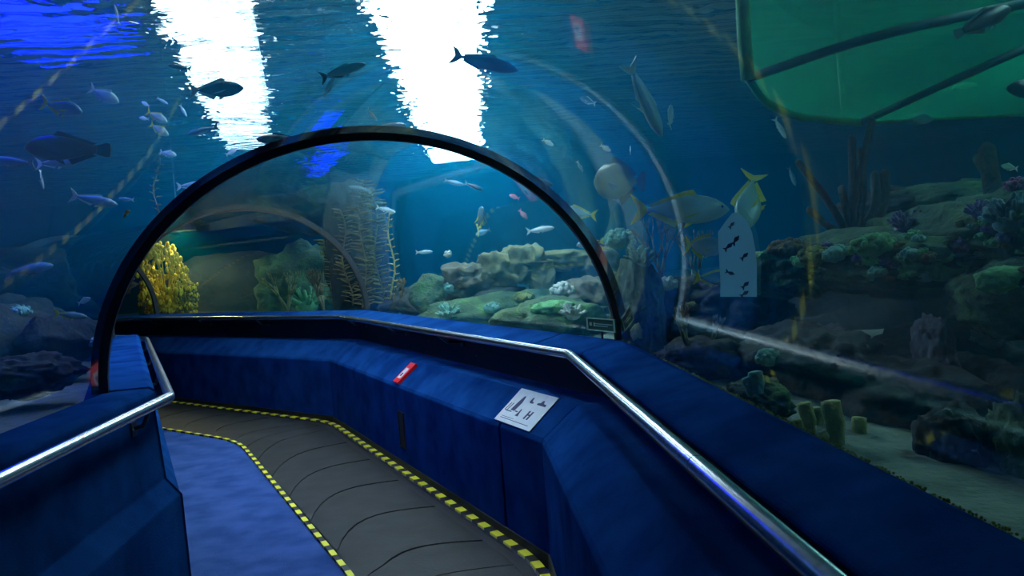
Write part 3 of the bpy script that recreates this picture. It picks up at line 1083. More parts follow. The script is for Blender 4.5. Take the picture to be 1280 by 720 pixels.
knob_coral(962, 448, 2.9, 17, 12, 60, CM['teal'], 'teal knob coral perched on the grey-green rock', kr=.2)
tube_sponge([(948, 492, 944, 465, 2.85, 9), (940, 495, 934, 472, 2.86, 7)], CM['teal'], 'short teal sponge cups under the teal knob coral')
tube_sponge([(1015, 548, 1005, 504, 2.75, 9), (1048, 562, 1038, 502, 2.7, 12), (1072, 565, 1074, 522, 2.85, 9), (1000, 540, 996, 525, 2.72, 6), (1030, 552, 1026, 542, 2.68, 8), (1022, 540, 1020, 510, 2.95, 9)], CM['sponge'], 'cluster of thick yellow-olive tube sponges behind the glass')
tube_sponge([(1122, 580, 1118, 570, 2.6, 10)], CM['grey'], 'small grey cup sponge on the sand')
finger_coral(1236, 420, 2.9, 26, 60, CM['grey'], 'drooping grey-green coral below the plate coral', up=.3)
# between the black seam and the ledge
branch_coral(826, 350, 5.0, 78, CM['grey'], 'upright grey sea fan behind the black seam', seed=3, spread=.45, n0=4, lev=4, thick=.022, flat=True, name='sea_fan')
branch_coral(868, 362, 5.4, 70, CM['grey'], 'dim grey sea fan beside the yellow-tailed fish', seed=5, spread=.4, n0=3, lev=4, thick=.022, flat=True, name='sea_fan')
knob_coral(834, 356, 4.6, 13, 9, 30, CM['white'], 'small white knob coral at the foot of the sea fan', kr=.25)
branch_coral(860, 432, 3.8, 62, CM['brown'], 'brown branching coral close behind the glass', seed=2, spread=.45, n0=3, lev=2, thick=.05)
branch_coral(890, 425, 4.2, 40, CM['grey'], 'small grey branching coral next to the brown one', seed=4, spread=.5, n0=3, lev=2, thick=.05)
plate_coral(866, 384, 4.2, 10, 7, CM['olive'], 'small olive coral head above the branching corals')
plate_coral(797, 416, 3.9, 8, 11, CM['sponge'], 'pale cream shell-shaped coral beside the green sign')
knob_coral(775, 300, 6.2, 20, 14, 40, CM['teal'], 'teal coral tuft topping the blue-green pillar')
finger_coral(800, 322, 5.0, 22, 50, CM['teal'], 'feathery teal coral on the blue-green pillar')
# blocky reef
knob_coral(703, 363, 7.2, 15, 10, 40, CM['white'], 'bright white knob coral on the blocky reef', kr=.22)
finger_coral(715, 388, 7.0, 18, 40, CM['white'], 'pale finger coral below the white knob coral', up=.6)
knob_coral(560, 318, 9.3, 5, 5, 20, CM['white'], 'tiny white coral on the low tip of the blocky reef', kr=.25)
knob_coral(615, 385, 8.0, 12, 8, 30, CM['teal'], 'teal coral patch at the foot of the blocky reef')
knob_coral(566, 360, 8.8, 12, 9, 30, CM['teal'], 'round teal coral beside the mossy rock')
finger_coral(560, 390, 8.4, 16, 40, CM['teal'], 'bushy teal coral below the round teal coral', up=.7)
knob_coral(655, 372, 8.0, 14, 7, 30, CM['olive'], 'olive crust coral under the limestone blocks')
plate_coral(690, 385, 7.4, 26, 9, CM['green'], 'green plate coral in front of the limestone blocks')
branch_coral(535, 392, 9.8, 50, CM['olive'], 'bare olive branching coral near the kelp pillar', seed=8, spread=.5, n0=3, lev=3, thick=.03)
branch_coral(500, 392, 10.0, 45, CM['brown'], 'brown branching coral at the foot of the kelp pillar', seed=9, spread=.5, n0=3, lev=3, thick=.03)


# ------------------------------------------------------------------ kelp strands and the yellow bush
def kelp(x0_, y0_, x1_, y1_, depth, n, mat, label, seed=0, wpx=9, group=None):
    r_ = random.Random(seed + int(x0_))
    a = at(x0_, y0_, depth); b = at(x1_, y1_, depth); k_ = depth / F_PX
    root = empty('kelp_strand', a, label, 'kelp', group)
    pts = [a.lerp(b, i / 8) + Vector((math.sin(i * 1.1 + seed) * 4 * k_, math.cos(i * .9) * 4 * k_, 0)) for i in range(9)]
    MB().tube(pts, 1.2 * k_, 6).build('stem', mat, root, True)
    lv = MB()
    for i in range(n):
        p = resample(pts, (i + .5) / n)
        s_ = -1 if i % 2 else 1
        d = Vector((s_ * r_.uniform(.6, 1), r_.uniform(-.6, .6), r_.uniform(.2, .6))).normalized()
        L_ = wpx * k_ * r_.uniform(.8, 1.4); up = Vector((0, 0, 1)).cross(d).normalized() * wpx * k_ * .55
        e = d.cross(up).normalized() * .004
        q = [p, p + d * L_ * .4 + up, p + d * L_ - Vector((0, 0, L_ * .15)), p + d * L_ * .4 - up]
        bl = MB(); bl.add([v + e for v in q] + [v - e for v in q], [(0, 1, 2, 3), (7, 6, 5, 4), (0, 4, 5, 1), (1, 5, 6, 2), (2, 6, 7, 3), (3, 7, 4, 0)])
        bl.build('blade', mat, root)
    return root


kelp(478, 385, 464, 238, 10.3, 60, CM['olive'], 'olive kelp strand with broad blades on the black pillar', 1, 15)
kelp(456, 385, 450, 225, 10.3, 60, CM['brown'], 'tall brown kelp strand next to the olive one on the black pillar', 5, 15)
kelp(492, 388, 487, 262, 10.0, 30, CM['sponge'], 'thin pale kelp strand beside the black pillar', 4, 7)
kelp(438, 382, 425, 262, 10.4, 50, CM['brown'], 'brown kelp strand in front of the black pillar', 7, 12)
kelp(420, 384, 408, 300, 10.8, 40, CM['olive'], 'short olive kelp strand by the coral mound', 9, 12)
kelp(197, 300, 195, 190, 8.6, 22, CM['brown'], 'dim brown kelp strand standing alone in blue water', 12, 8)

branch_coral(360, 388, 12.4, 55, CM['olive'], 'olive branching coral on the mound under the rock roof', seed=3, n0=4, lev=3, thick=.035)
branch_coral(405, 390, 12.2, 60, CM['brown'], 'brown branching coral on the mound beside the kelp', seed=6, n0=4, lev=3, thick=.035)
finger_coral(383, 375, 12.2, 24, 50, CM['green'], 'green finger coral low on the mound', up=.8)


def bush(x, y, depth, wpx, hpx, n, mats, label, seed=0):
    r_ = random.Random(seed)
    c = at(x, y, depth); k_ = depth / F_PX; a_, b_ = wpx * k_, hpx * k_
    base_ = c - Vector((0, 0, b_))
    root = empty('coral_bush', base_, label, 'coral')
    br = MB(); tuft = [MB(), MB()]
    for k in range(n):
        th = r_.uniform(0, 2 * math.pi); u = r_.uniform(-1, 1); s_ = math.sqrt(1 - u * u) * r_.uniform(.6, 1)
        p = c + Vector((a_ * s_ * math.cos(th), a_ * .8 * s_ * math.sin(th), b_ * u))
        if k % 4 == 0: br.tube([base_, base_.lerp(p, .5) + Vector((0, 0, b_ * .2)), p], [a_ * .05, a_ * .03, a_ * .015], 5)
        t_ = tuft[k % 2]
        for j in range(4):
            t_.ball(p + Vector((r_.gauss(0, .1), r_.gauss(0, .1), r_.gauss(0, .1))) * a_, a_ * r_.uniform(.04, .1), 6, 4, sc=(1, 1, 1.5))
    br.build('branches', mats[0], root)
    for t_, m_ in zip(tuft, mats):
        t_.build('polyps', m_, root, True)['kind'] = 'stuff'
    return root


bush(205, 347, 12.7, 28, 40, 160, [CM['yellow'], CM['yellow']], 'tall bright yellow coral bush beyond the last seam', 1)
bush(190, 372, 12.7, 17, 24, 90, [CM['orange'], CM['yellow']], 'orange-yellow coral bush at the foot of the tall yellow one', 2)
bush(232, 372, 12.6, 16, 22, 80, [CM['olive'], CM['yellow']], 'olive-yellow coral bush leaning from the tall yellow one', 3)
knob_coral(25, 390, 6.4, 14, 9, 30, CM['teal'], 'pale teal coral on the dark rock beyond the inner parapet')
knob_coral(116, 428, 5.4, 9, 7, 24, CM['blue'], 'small blue-grey coral beside the inner end of the black seam')

# ------------------------------------------------------------------ net pen under the surface
def net_mat():
    m = bpy.data.materials.new('green_netting')
    nt, N, L = nodes_of(m)
    b = N['Principled BSDF']; b.inputs['Base Color'].default_value = (0.02, 0.30, 0.13, 1); b.inputs['Roughness'].default_value = 0.9
    tl = N.new('ShaderNodeBsdfTranslucent'); tl.inputs[0].default_value = (0.03, 0.6, 0.3, 1)
    a = N.new('ShaderNodeMixShader'); a.inputs[0].default_value = 0.6
    L.new(b.outputs[0], a.inputs[1]); L.new(tl.outputs[0], a.inputs[2])
    t = N.new('ShaderNodeBsdfTransparent'); t.inputs[0].default_value = (0.75, 1, 0.9, 1)
    m2 = N.new('ShaderNodeMixShader'); m2.inputs[0].default_value = 0.42
    L.new(t.outputs[0], m2.inputs[1]); L.new(a.outputs[0], m2.inputs[2]); L.new(m2.outputs[0], N['Material Output'].inputs[0])
    return m


M['net'] = net_mat()
M['netpipe'] = pmat('algae_green_pipe', (0.03, 0.22, 0.06), (0.06, 0.34, 0.10), 0.7, scale=8, bump=.3)
M['netpipe_dark'] = pmat('dark_wet_pipe', (0.008, 0.03, 0.035), (0.015, 0.05, 0.05), 0.6, scale=8)
net = empty('net_pen', at(1075, 152, 4.6), 'green net pen on a pipe frame hanging below the surface', 'net')


def npipe(pts, rpx, mat, name='frame_pipe'):
    P = [at(x, y, d) for x, y, d in pts]
    if len(P) > 2: P = fillet(P, min((P[i + 1] - P[i]).length for i in range(len(P) - 1)) * .45, 5)
    return MB().tube(P, rpx * pts[0][2] / F_PX, 10).build(name, M[mat], net, True)


A_ = (928, -30, 4.3); B_ = (935, 98, 4.4); Cc = (992, 146, 4.6); D_ = (1076, 153, 4.6); E_ = (1310, 48, 4.2)
npipe([(928, -30, 4.2), (930, 45, 4.25), (935, 100, 4.3)], 9, 'netpipe', 'corner_post')
npipe([B_, (955, 128, 4.5), Cc, D_], 5, 'netpipe')
npipe([D_, (1180, 105, 4.4), E_], 5, 'netpipe_dark')
npipe([B_, (1085, 46, 4.2), (1300, 0, 4.1)], 6, 'netpipe_dark')
npipe([(958, -15, 5.2), (1010, 32, 5.3), (1110, 36, 5.4), (1300, 20, 5.6)], 6, 'netpipe_dark')
npipe([D_, (1180, 148, 5.4), (1310, 142, 5.8)], 2.5, 'netpipe', 'hem_rope')
npipe([(1045, -10, 5.3), (1048, 60, 5.2), (1056, 140, 4.8)], 4, 'netpipe_dark', 'upright')


def panel(pts):
    P = [at(x, y, d) for x, y, d in pts]
    n_ = len(P)
    cen = sum(P, Vector()) / n_
    nn = (P[1] - P[0]).cross(P[2] - P[1]).normalized() * .003
    mb = MB(); mb.add([p + nn for p in P] + [p - nn for p in P], [tuple(range(n_)), tuple(range(2 * n_ - 1, n_ - 1, -1))] + [(i, n_ + i, n_ + (i + 1) % n_, (i + 1) % n_) for i in range(n_)])
    mb.build('netting', M['net'], net)


panel([A_, B_, (955, 128, 4.5), Cc, D_, (1180, 105, 4.4), E_, (1310, -30, 4.2)])
panel([D_, (1180, 148, 5.4), (1310, 142, 5.8), E_, (1180, 105, 4.4)])


# ------------------------------------------------------------------ fish
def fish_mat(key, back, side, belly, rough=0.35):
    m = bpy.data.materials.new(key + '_scales')
    nt, N, L = nodes_of(m)
    b = N['Principled BSDF']; b.inputs['Roughness'].default_value = rough; b.inputs['Specular IOR Level'].default_value = 0.6
    tc = N.new('ShaderNodeTexCoord'); sx = N.new('ShaderNodeSeparateXYZ'); L.new(tc.outputs['Object'], sx.inputs[0])
    nz = N.new('ShaderNodeTexNoise'); nz.inputs['Scale'].default_value = 14; L.new(tc.outputs['Object'], nz.inputs['Vector'])
    ad = N.new('ShaderNodeMath'); ad.operation = 'MULTIPLY_ADD'; ad.inputs[1].default_value = 0.06; L.new(nz.outputs['Fac'], ad.inputs[0]); L.new(sx.outputs[2], ad.inputs[2])
    mr = N.new('ShaderNodeMapRange'); mr.inputs[1].default_value = -0.12; mr.inputs[2].default_value = 0.18; L.new(ad.outputs[0], mr.inputs[0])
    r = N.new('ShaderNodeValToRGB'); L.new(mr.outputs[0], r.inputs[0])
    r.color_ramp.elements[0].color = (*belly, 1); r.color_ramp.elements[1].color = (*back, 1)
    e = r.color_ramp.elements.new(.55); e.color = (*side, 1)
    L.new(r.outputs[0], b.inputs['Base Color'])
    return m


FM = {
    'silver': fish_mat('silver', (0.18, 0.34, 0.38), (0.5, 0.66, 0.68), (0.72, 0.82, 0.8)),
    'blue': fish_mat('blue', (0.05, 0.16, 0.30), (0.16, 0.36, 0.5), (0.35, 0.5, 0.6)),
    'dark': fish_mat('dark', (0.012, 0.014, 0.02), (0.035, 0.03, 0.035), (0.06, 0.055, 0.05)),
    'grey': fish_mat('grey', (0.05, 0.09, 0.11), (0.12, 0.17, 0.2), (0.28, 0.33, 0.36)),
    'green': fish_mat('green', (0.12, 0.30, 0.18), (0.25, 0.42, 0.32), (0.42, 0.55, 0.45)),
    'white': fish_mat('white', (0.45, 0.55, 0.6), (0.7, 0.76, 0.78), (0.8, 0.82, 0.82)),
    'bat': fish_mat('bat', (0.06, 0.07, 0.05), (0.16, 0.17, 0.09), (0.28, 0.28, 0.16)),
    'pink': fish_mat('pink', (0.5, 0.12, 0.16), (0.6, 0.25, 0.3), (0.6, 0.4, 0.42)),
}
FIN = {'yellow': pmat('yellow_fin', (0.75, 0.62, 0.02), (0.85, 0.75, 0.1), 0.5, scale=10), 'grey': pmat('grey_fin', (0.12, 0.2, 0.24), (0.2, 0.3, 0.34), 0.5, scale=10),
       'dark': pmat('dark_fin', (0.015, 0.018, 0.025), rough=0.5), 'pale': pmat('pale_fin', (0.55, 0.65, 0.6), (0.7, 0.78, 0.7), 0.5, scale=10),
       'pink': pmat('pink_fin', (0.7, 0.2, 0.25), rough=0.5)}
M['eye'] = pmat('fish_eye', (0.01, 0.01, 0.012), rough=0.1)
PROF = {  # nose -> tail root: relative half height
    'jack': [(0, .03), (.03, .22), (.08, .45), (.16, .70), (.27, .90), (.40, 1), (.52, .96), (.65, .76), (.78, .48), (.90, .22), (1, .10)],
    'torpedo': [(0, .05), (.03, .3), (.08, .55), (.18, .85), (.32, 1), (.5, .98), (.66, .82), (.8, .55), (.92, .3), (1, .2)],
    'grouper': [(0, .08), (.03, .3), (.1, .6), (.2, .85), (.35, 1), (.5, .97), (.66, .78), (.8, .55), (.92, .38), (1, .34)],
    'round': [(0, .06), (.04, .34), (.12, .66), (.25, .92), (.42, 1), (.6, .95), (.76, .72), (.88, .42), (.95, .2), (1, .14)],
}
KIND = {  # height, width, profile, tail style
    'jack': (.30, .15, 'jack', 'fork'), 'snapper': (.36, .16, 'jack', 'fork'), 'torpedo': (.20, .14, 'torpedo', 'fork'),
    'grouper': (.30, .17, 'grouper', 'fan'), 'round': (.72, .2, 'round', 'fan'), 'surgeon': (.5, .15, 'round', 'fork'),
}
FMESH = {}


def fish_mesh(kind):
    if kind in FMESH: return FMESH[kind]
    H_, Wd, pr, tail = KIND[kind]
    prof = PROF[pr]
    mb = MB()
    NR = 14
    XH, XT = .5, -.34
    rings = []
    for t, k in prof:
        x = XH + (XT - XH) * t
        hh = H_ / 2 * k; ww = Wd / 2 * (k ** .9) * (1 - .25 * t)
        rings.append([(x, ww * math.sin(2 * math.pi * j / NR), hh * math.cos(2 * math.pi * j / NR) * (1.0 if math.cos(2 * math.pi * j / NR) > 0 else .95)) for j in range(NR)])
    vs_ = [v for r in rings for v in r]
    fs = [(i * NR + j, i * NR + (j + 1) % NR, (i + 1) * NR + (j + 1) % NR, (i + 1) * NR + j) for i in range(len(rings) - 1) for j in range(NR)]
    fs.append(tuple(range(NR - 1, -1, -1))); fs.append(tuple((len(rings) - 1) * NR + j for j in range(NR)))
    mb.add(vs_, fs, 0)

    def fin(poly, th=.006, base_=(0, 0, 0), ry=0.0):
        n_ = len(poly)
        a = [(x, y_ + th if i not in () else y_, z) for i, (x, y_, z) in enumerate(poly)]
        b = [(x, y_ - th, z) for x, y_, z in poly]
        mb.add(a + b, [tuple(range(n_)), tuple(range(2 * n_ - 1, n_ - 1, -1))] + [(i, n_ + i, n_ + (i + 1) % n_, (i + 1) % n_) for i in range(n_)], 1)

    def hh_at(x):
        t = (XH - x) / (XH - XT)
        for (t0, k0), (t1, k1) in zip(prof, prof[1:]):
            if t0 <= t <= t1: return H_ / 2 * (k0 + (k1 - k0) * (t - t0) / (t1 - t0))
        return 0.01
    pz = H_ / 2 * prof[-1][1]
    if tail == 'fork':
        sp_ = max(.15, H_ * .52)
        fin([(XT + .02, 0, pz * .9), (XT - .05, 0, sp_ * .55), (-.5, 0, sp_), (-.455, 0, sp_ * .45), (-.425, 0, 0), (-.455, 0, -sp_ * .45), (-.5, 0, -sp_), (XT - .05, 0, -sp_ * .55), (XT + .02, 0, -pz * .9)])
    else:
        sp_ = H_ * .32
        fin([(XT + .02, 0, pz * .9), (-.44, 0, sp_ * .85), (-.49, 0, sp_ * .8), (-.5, 0, 0), (-.49, 0, -sp_ * .8), (-.44, 0, -sp_ * .85), (XT + .02, 0, -pz * .9)])
    xs = [.18, .1, 0, -.1, -.2, -.28]
    for sg in (1, -1):
        xx = xs if sg > 0 else xs[2:]
        low = [(x, 0, sg * (hh_at(x) * .9)) for x in xx]
        amp = H_ * .22
        prof_f = [1.0, .85, .6, .5, .42, .3] if sg > 0 else [1.0, .7, .5, .3]
        up = [(x - .05, 0, sg * (hh_at(x) * .9 + amp * prof_f[i])) for i, x in enumerate(xx)]
        poly = low + up[::-1]
        fin(poly, .004)
    for sg in (-1, 1):
        y_ = sg * Wd * .42
        fin([(.2, y_, -.02), (.05, y_ + sg * .06, -.07), (-.02, y_ + sg * .09, -.10), (.12, y_ + sg * .02, -H_ * .22)], .003)
        fin([(.14, sg * .02, -hh_at(.14) * .9), (.04, sg * .035, -hh_at(.04) - .05), (.07, sg * .02, -hh_at(.07) * .9)], .003)
    me = mb.mesh(kind + '_fish')
    me.polygons.foreach_set('use_smooth', [i < len(fs) - 2 for i in range(len(me.polygons))])
    FMESH[kind] = me
    return me


EYE = MB().ball((0, 0, 0), 1.0, 8, 6).mesh('eye')
EYE.materials.append(M['eye'])
EYE.polygons.foreach_set('use_smooth', [True] * len(EYE.polygons))
VAR = {}


def fish(x, y, Lpx, ang, depth, kind, body, fin_, label, yaw=0.0, roll=0.0, name='fish', group=None, cat='fish'):
    """ang: heading across the view (0 = to the right, 90 = up); yaw turns the head away from the viewer"""
    d = max(depth, glass_exit(x, y) + .25 + Lpx * depth / F_PX * .6 * abs(math.sin(math.radians(yaw))))
    c = at(x, y, d)
    if c.z > WATER_Z - .12:
        d *= (WATER_Z - .14 - CAM.z) / (c.z - CAM.z); c = at(x, y, d)
    L_ = Lpx * d / F_PX / max(.35, math.cos(math.radians(yaw)))
    a = math.radians(ang); w = math.radians(yaw)
    h = ((RGT * math.cos(a) + UPV * math.sin(a)) * math.cos(w) + FWD * math.sin(w)).normalized()
    upv = Vector((0, 0, 1)); side = upv.cross(h)
    if side.length < .25: side = (-FWD).cross(h) if False else RGT.cross(h).cross(h)
    side.normalize(); up2 = h.cross(side).normalized()
    R3 = Matrix((h, side, up2)).transposed() @ Matrix.Rotation(math.radians(roll), 3, 'X')
    key = (kind, body, fin_)
    if key not in VAR:
        me = fish_mesh(kind).copy(); me.materials.clear()
        mi = [p.material_index for p in fish_mesh(kind).polygons]
        me.materials.append(FM[body]); me.materials.append(FIN[fin_])
        me.polygons.foreach_set('material_index', mi)
        VAR[key] = me
    o = bpy.data.objects.new(name, VAR[key]); COL.objects.link(o)
    o.matrix_world = Matrix.Translation(c) @ R3.to_4x4() @ Matrix.Scale(L_, 4)
    tag(o, label, cat, group)
    if Lpx >= 34:
        H_, Wd, pr, tail = KIND[kind]
        for sg in (-1, 1):
            ex = .5 - .84 * .10
            e = bpy.data.objects.new('eye', EYE); COL.objects.link(e); e.parent = o
            e.location = (ex, sg * Wd * .2, H_ * .09); e.scale = (.017, .012, .017)
    return o


# jacks and yellow-tailed fish by the near glass
fish(850, 262, 124, 0, 4.6, 'jack', 'silver', 'yellow', 'large silver jack with yellow tail swimming past the sea fan', name='jack_fish')
fish(937, 250, 82, -108, 4.4, 'snapper', 'green', 'yellow', 'green-silver fish with yellow fins diving head down', yaw=-30, roll=60, name='jack_fish')
fish(880, 308, 50, -4, 4.5, 'surgeon', 'white', 'yellow', 'white fish with yellow tail and back fin below the large jack', name='snapper_fish')
fish(892, 348, 50, -3, 4.7, 'snapper', 'blue', 'yellow', 'blue-grey fish with yellow tail above the dark rock', name='snapper_fish')
fish(722, 266, 50, 172, 7.4, 'jack', 'silver', 'yellow', 'silver jack with yellow tail partly behind the black seam', name='jack_fish')
fish(738, 304, 36, 190, 7.6, 'jack', 'grey', 'yellow', 'dim grey jack with yellow tail above the limestone blocks', name='jack_fish')
fish(774, 227, 62, 178, 5.6, 'round', 'bat', 'dark', 'round yellowish batfish with dark hind part', yaw=20, name='batfish')
fish(806, 124, 100, -62, 4.2, 'torpedo', 'silver', 'pale', 'long pale fish diving steeply below the surface', yaw=15, name='trevally_fish')
fish(838, 145, 30, 80, 4.6, 'surgeon', 'white', 'pale', 'small white oval fish next to the diving pale fish', yaw=20)
fish(675, 287, 36, 8, 7.8, 'torpedo', 'white', 'pale', 'bright white fish just inside the black seam over the reef')
fish(600, 274, 26, 70, 8.4, 'snapper', 'grey', 'yellow', 'grey fish seen head-on with spread yellow fins', yaw=-60)
fish(604, 290, 20, 200, 8.8, 'snapper', 'blue', 'grey', 'dim blue fish under the head-on grey fish')
fish(567, 228, 26, -14, 8.0, 'torpedo', 'blue', 'grey', 'slim light blue fish high under the second vault')
fish(592, 233, 26, -22, 8.2, 'torpedo', 'dark', 'grey', 'slim dark fish following the light blue one under the second vault')
fish(450, 236, 30, 170, 9.5, 'torpedo', 'grey', 'grey', 'faint grey fish near the kelp pillar')
fish(482, 262, 26, -15, 9.5, 'torpedo', 'silver', 'pale', 'thin silver fish beside the top of the kelp strand')
fish(530, 315, 22, 2, 9.4, 'torpedo', 'silver', 'pale', 'thin silver fish low beside the kelp strand')
# under the surface, above the vault
fish(605, 78, 88, -14, 3.9, 'torpedo', 'grey', 'grey', 'long grey fish silhouetted beside the widest lamp', name='barracuda_fish')
fish(428, 89, 62, 14, 4.4, 'torpedo', 'grey', 'dark', 'dark-backed fish tilted upward between the two white lamps', yaw=-10, roll=25)
fish(412, 108, 32, 62, 4.5, 'torpedo', 'blue', 'grey', 'small blue fish pointing up under the dark-backed fish')
fish(350, 174, 60, 180, 5.0, 'torpedo', 'dark', 'dark', 'dark torpedo-shaped fish touching the arch of the black seam')
fish(465, 143, 20, -50, 5.0, 'torpedo', 'white', 'pale', 'tiny white fish pointing down beside the thin blue lamp')
fish(487, 158, 42, 5, 5.5, 'torpedo', 'grey', 'grey', 'faint grey fish just above the top of the black seam')
fish(270, 112, 70, 3, 4.6, 'jack', 'grey', 'pale', 'grey fish with pale tail silhouetted against the narrower lamp', name='jack_fish')
fish(254, 163, 42, 196, 5.2, 'torpedo', 'blue', 'grey', 'dark blue fish swimming down under the narrower lamp')
# the school on the left
fish(77, 134, 54, -14, 4.8, 'snapper', 'blue', 'yellow', 'blue fish with yellow tail above the big dark grouper', name='snapper_fish')
fish(130, 119, 42, -26, 5.2, 'snapper', 'silver', 'pale', 'silver fish with pale tail ahead of the yellow-tailed blue fish', name='snapper_fish')
fish(85, 186, 108, 178, 4.6, 'grouper', 'dark', 'dark', 'large dark brown grouper', name='grouper_fish')
fish(14, 202, 62, 178, 5.0, 'torpedo', 'blue', 'grey', 'blue fish half out of view behind the grouper')
fish(70, 204, 52, 2, 5.6, 'torpedo', 'grey', 'pale', 'faint grey fish under the belly of the grouper')
fish(52, 224, 26, -80, 5.6, 'torpedo', 'grey', 'pale', 'small grey fish hanging nose down below the grouper')
fish(117, 250, 62, -12, 5.2, 'torpedo', 'blue', 'pale', 'slim blue fish in the open water below the grouper')
fish(158, 249, 20, 175, 6.0, 'torpedo', 'blue', 'pale', 'tiny blue fish ahead of the slim blue fish')
fish(196, 146, 30, -28, 5.6, 'snapper', 'silver', 'yellow', 'small silver fish with yellow tail, upper of a pair')
fish(199, 162, 28, -32, 5.6, 'snapper', 'silver', 'yellow', 'small silver fish with yellow tail, lower of a pair')
fish(210, 192, 22, -12, 6.0, 'snapper', 'silver', 'pale', 'small silver fish above the lone kelp strand')
fish(182, 130, 12, 150, 6.2, 'snapper', 'white', 'pale', 'tiny white fish behind the yellow-tailed pair')
fish(180, 148, 13, 170, 6.2, 'snapper', 'white', 'pale', 'tiny white fish level with the yellow-tailed pair')
fish(229, 138, 18, -60, 6.0, 'torpedo', 'silver', 'pale', 'tiny silver fish near the yellow-tailed pair')
fish(203, 126, 16, -30, 6.0, 'torpedo', 'silver', 'pale', 'tiny silver fish over the yellow-tailed pair')
fish(289, 190, 16, 30, 6.4, 'snapper', 'white', 'pale', 'tiny bright fish near the arch of the black seam')
fish(308, 194, 14, 10, 6.6, 'snapper', 'blue', 'pale', 'tiny blue fish beside the arch of the black seam')
fish(240, 232, 40, 4, 6.2, 'torpedo', 'blue', 'pale', 'thin blue fish outside the black seam')
fish(35, 337, 64, 10, 5.6, 'torpedo', 'blue', 'grey', 'dim blue fish above the distant dark ridge')
fish(88, 394, 42, -6, 5.2, 'torpedo', 'green', 'yellow', 'thin green fish skimming the dark rock')
fish(105, 376, 18, 25, 5.6, 'snapper', 'silver', 'pale', 'tiny silver fish over the dark rock')
fish(146, 18, 26, 105, 4.4, 'torpedo', 'white', 'pale', 'small white fish just under the blue panel lamp')
fish(225, 84, 30, 170, 5.0, 'torpedo', 'dark', 'dark', 'dim dark fish under the blue panel lamp')
# right, near the net and above the ledge
fish(1228, 27, 78, 26, 3.9, 'grouper', 'dark', 'dark', 'dark blue-black fish against the net', name='grouper_fish')
fish(1145, 147, 42, -8, 5.0, 'snapper', 'blue', 'grey', 'blue fish below the bottom pipe of the net')
fish(1205, 107, 34, 4, 5.8, 'torpedo', 'green', 'pale', 'pale green fish inside the net')
fish(1300, 112, 84, 178, 3.5, 'grouper', 'dark', 'dark', 'black fish with its head just in view beside the net', name='grouper_fish')
fish(1262, 209, 22, 170, 5.2, 'snapper', 'green', 'pale', 'small green fish beside the dark coral stump')
fish(975, 160, 30, -60, 5.6, 'torpedo', 'silver', 'pale', 'faint silver fish under the corner of the net')
fish(990, 220, 26, -70, 5.6, 'torpedo', 'blue', 'grey', 'faint blue fish left of the pipe coral')
fish(757, 185, 16, -30, 6.4, 'snapper', 'white', 'pale', 'tiny bright fish above the batfish')
fish(788, 188, 12, 90, 6.4, 'torpedo', 'white', 'pale', 'tiny upright fish above the batfish')
fish(685, 178, 16, -30, 6.8, 'snapper', 'white', 'pale', 'tiny white fish outside the black seam')
fish(735, 126, 22, 160, 6.0, 'snapper', 'grey', 'pale', 'small grey fish in the teal water')
fish(725, 208, 16, -60, 6.8, 'torpedo', 'blue', 'pale', 'tiny blue fish between seam and batfish')
fish(672, 226, 40, -16, 7.0, 'torpedo', 'dark', 'dark', 'dim dark fish just outside the black seam')
fish(643, 246, 14, 160, 8.6, 'snapper', 'pink', 'pink', 'small pink fish inside the black seam, upper of two')
fish(654, 268, 16, -50, 8.6, 'snapper', 'pink', 'pink', 'small pink fish inside the black seam, lower of two')
fish(762, 308, 24, 10, 6.4, 'torpedo', 'silver', 'yellow', 'small silver fish passing the blue-green pillar')


def starfish(x, y, rpx, mat, label):
    # five arms resting on the outer face of the acrylic
    d = glass_exit(x, y) + .03
    c = at(x, y, d); R_ = rpx * d / F_PX
    nn = Vector((c.x - C1.x, 0, c.z - LEDGE)).normalized()
    u = Vector((0, 1, 0)); v = nn.cross(u)
    mb = MB()
    for k in range(5):
        a = 2 * math.pi * k / 5 + .3
        dd = u * math.cos(a) + v * math.sin(a)
        mb.tube([c, c + dd * R_ * .6, c + dd * R_], [R_ * .26, R_ * .2, R_ * .07], 8)
    mb.ball(c, R_ * .3, 10, 6)
    return done(mb, 'starfish', mat, c, label, 'starfish')


starfish(158, 267, 7, CM['sponge'], 'small pale starfish clinging to the acrylic')

# speckled algae line along the foot of the near acrylic
mb = MB()
r_ = random.Random(5)
for k in range(1500):
    y = 1.0 + 2.9 * r_.random()
    s_ = W + .075 + .035 * r_.random()
    c = Vector((C1.x + s_, y, LEDGE - .052 + .004 * r_.random()))
    mb.ball(c, r_.uniform(.002, .0045), 5, 4)
M['algae'] = pmat('yellow_green_algae', (0.10, 0.12, 0.02), (0.22, 0.24, 0.05), 0.95, scale=25)
o = mb.build('algae_gravel', M['algae'])
tag(o, 'yellow-green algae-covered gravel along the foot of the near acrylic', 'gravel', None, 'stuff')


# small coral heads crusting the ledge rocks
r_ = random.Random(11)
sets = [('green', 'small mossy green coral head crusting the ledge', 'mossy coral heads on the ledge'), ('teal', 'small teal coral head crusting the ledge', 'teal coral heads on the ledge'),
        ('brown', 'small brown coral head crusting the ledge', 'brown coral heads on the ledge'), ('violet', 'small violet coral head crusting the ledge', 'violet coral heads on the ledge')]
for k in range(64):
    x = r_.uniform(955, 1285)
    top_ = 318 - (x - 955) * .16; bot_ = 352 - max(0, x - 1180) * .05
    y = r_.uniform(top_, bot_)
    d = seat(x, y, 4.0, 1.6)
    key, lab, grp = sets[r_.choice((0, 0, 0, 1, 1, 2, 2, 3))]
    w = r_.uniform(6, 13)
    knob_coral(x, y, d, w, w * .6, 26, CM[key], lab, seed=k, kr=.22, name='encrusting_coral', group=grp)


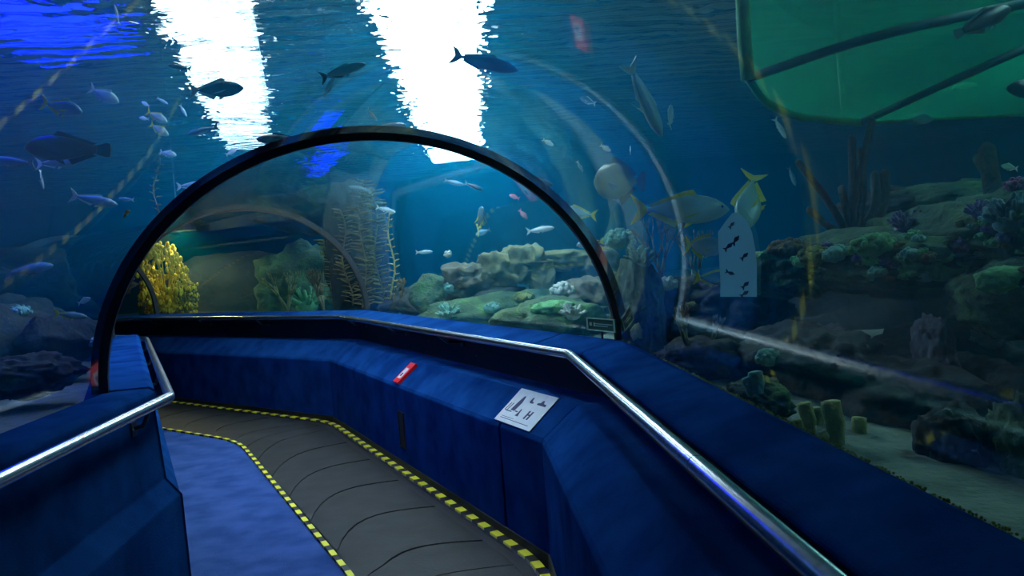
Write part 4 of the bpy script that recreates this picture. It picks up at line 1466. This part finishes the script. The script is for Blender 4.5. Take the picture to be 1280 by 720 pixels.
# ------------------------------------------------------------------ reflection painted as a film on the near acrylic
def glass_hit(x, y, inset):
    r2 = ray(x, y); d = 0.4
    while d < 12:
        p = CAM + r2 * d
        if (abs(p.x - C1.x) / (W - inset)) ** 2 + (max(0, p.z - LEDGE) / (ARCH_H - inset)) ** 2 > 1: return p
        d += 0.004
    return p


def reflection_mat():
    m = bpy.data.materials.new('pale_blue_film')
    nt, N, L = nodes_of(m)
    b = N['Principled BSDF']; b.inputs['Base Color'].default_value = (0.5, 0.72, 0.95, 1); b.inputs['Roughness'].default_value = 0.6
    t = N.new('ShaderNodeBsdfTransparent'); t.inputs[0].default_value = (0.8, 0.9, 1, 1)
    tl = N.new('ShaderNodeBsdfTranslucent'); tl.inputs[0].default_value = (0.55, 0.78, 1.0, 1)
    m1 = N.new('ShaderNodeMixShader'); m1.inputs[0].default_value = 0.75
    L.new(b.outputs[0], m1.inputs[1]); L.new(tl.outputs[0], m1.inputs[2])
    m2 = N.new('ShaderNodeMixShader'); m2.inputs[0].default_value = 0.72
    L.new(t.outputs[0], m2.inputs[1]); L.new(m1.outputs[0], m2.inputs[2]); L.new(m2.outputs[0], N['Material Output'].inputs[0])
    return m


M['film'] = reflection_mat()
M['filmink'] = pmat('dark_blue_print', (0.01, 0.03, 0.14), rough=0.6)
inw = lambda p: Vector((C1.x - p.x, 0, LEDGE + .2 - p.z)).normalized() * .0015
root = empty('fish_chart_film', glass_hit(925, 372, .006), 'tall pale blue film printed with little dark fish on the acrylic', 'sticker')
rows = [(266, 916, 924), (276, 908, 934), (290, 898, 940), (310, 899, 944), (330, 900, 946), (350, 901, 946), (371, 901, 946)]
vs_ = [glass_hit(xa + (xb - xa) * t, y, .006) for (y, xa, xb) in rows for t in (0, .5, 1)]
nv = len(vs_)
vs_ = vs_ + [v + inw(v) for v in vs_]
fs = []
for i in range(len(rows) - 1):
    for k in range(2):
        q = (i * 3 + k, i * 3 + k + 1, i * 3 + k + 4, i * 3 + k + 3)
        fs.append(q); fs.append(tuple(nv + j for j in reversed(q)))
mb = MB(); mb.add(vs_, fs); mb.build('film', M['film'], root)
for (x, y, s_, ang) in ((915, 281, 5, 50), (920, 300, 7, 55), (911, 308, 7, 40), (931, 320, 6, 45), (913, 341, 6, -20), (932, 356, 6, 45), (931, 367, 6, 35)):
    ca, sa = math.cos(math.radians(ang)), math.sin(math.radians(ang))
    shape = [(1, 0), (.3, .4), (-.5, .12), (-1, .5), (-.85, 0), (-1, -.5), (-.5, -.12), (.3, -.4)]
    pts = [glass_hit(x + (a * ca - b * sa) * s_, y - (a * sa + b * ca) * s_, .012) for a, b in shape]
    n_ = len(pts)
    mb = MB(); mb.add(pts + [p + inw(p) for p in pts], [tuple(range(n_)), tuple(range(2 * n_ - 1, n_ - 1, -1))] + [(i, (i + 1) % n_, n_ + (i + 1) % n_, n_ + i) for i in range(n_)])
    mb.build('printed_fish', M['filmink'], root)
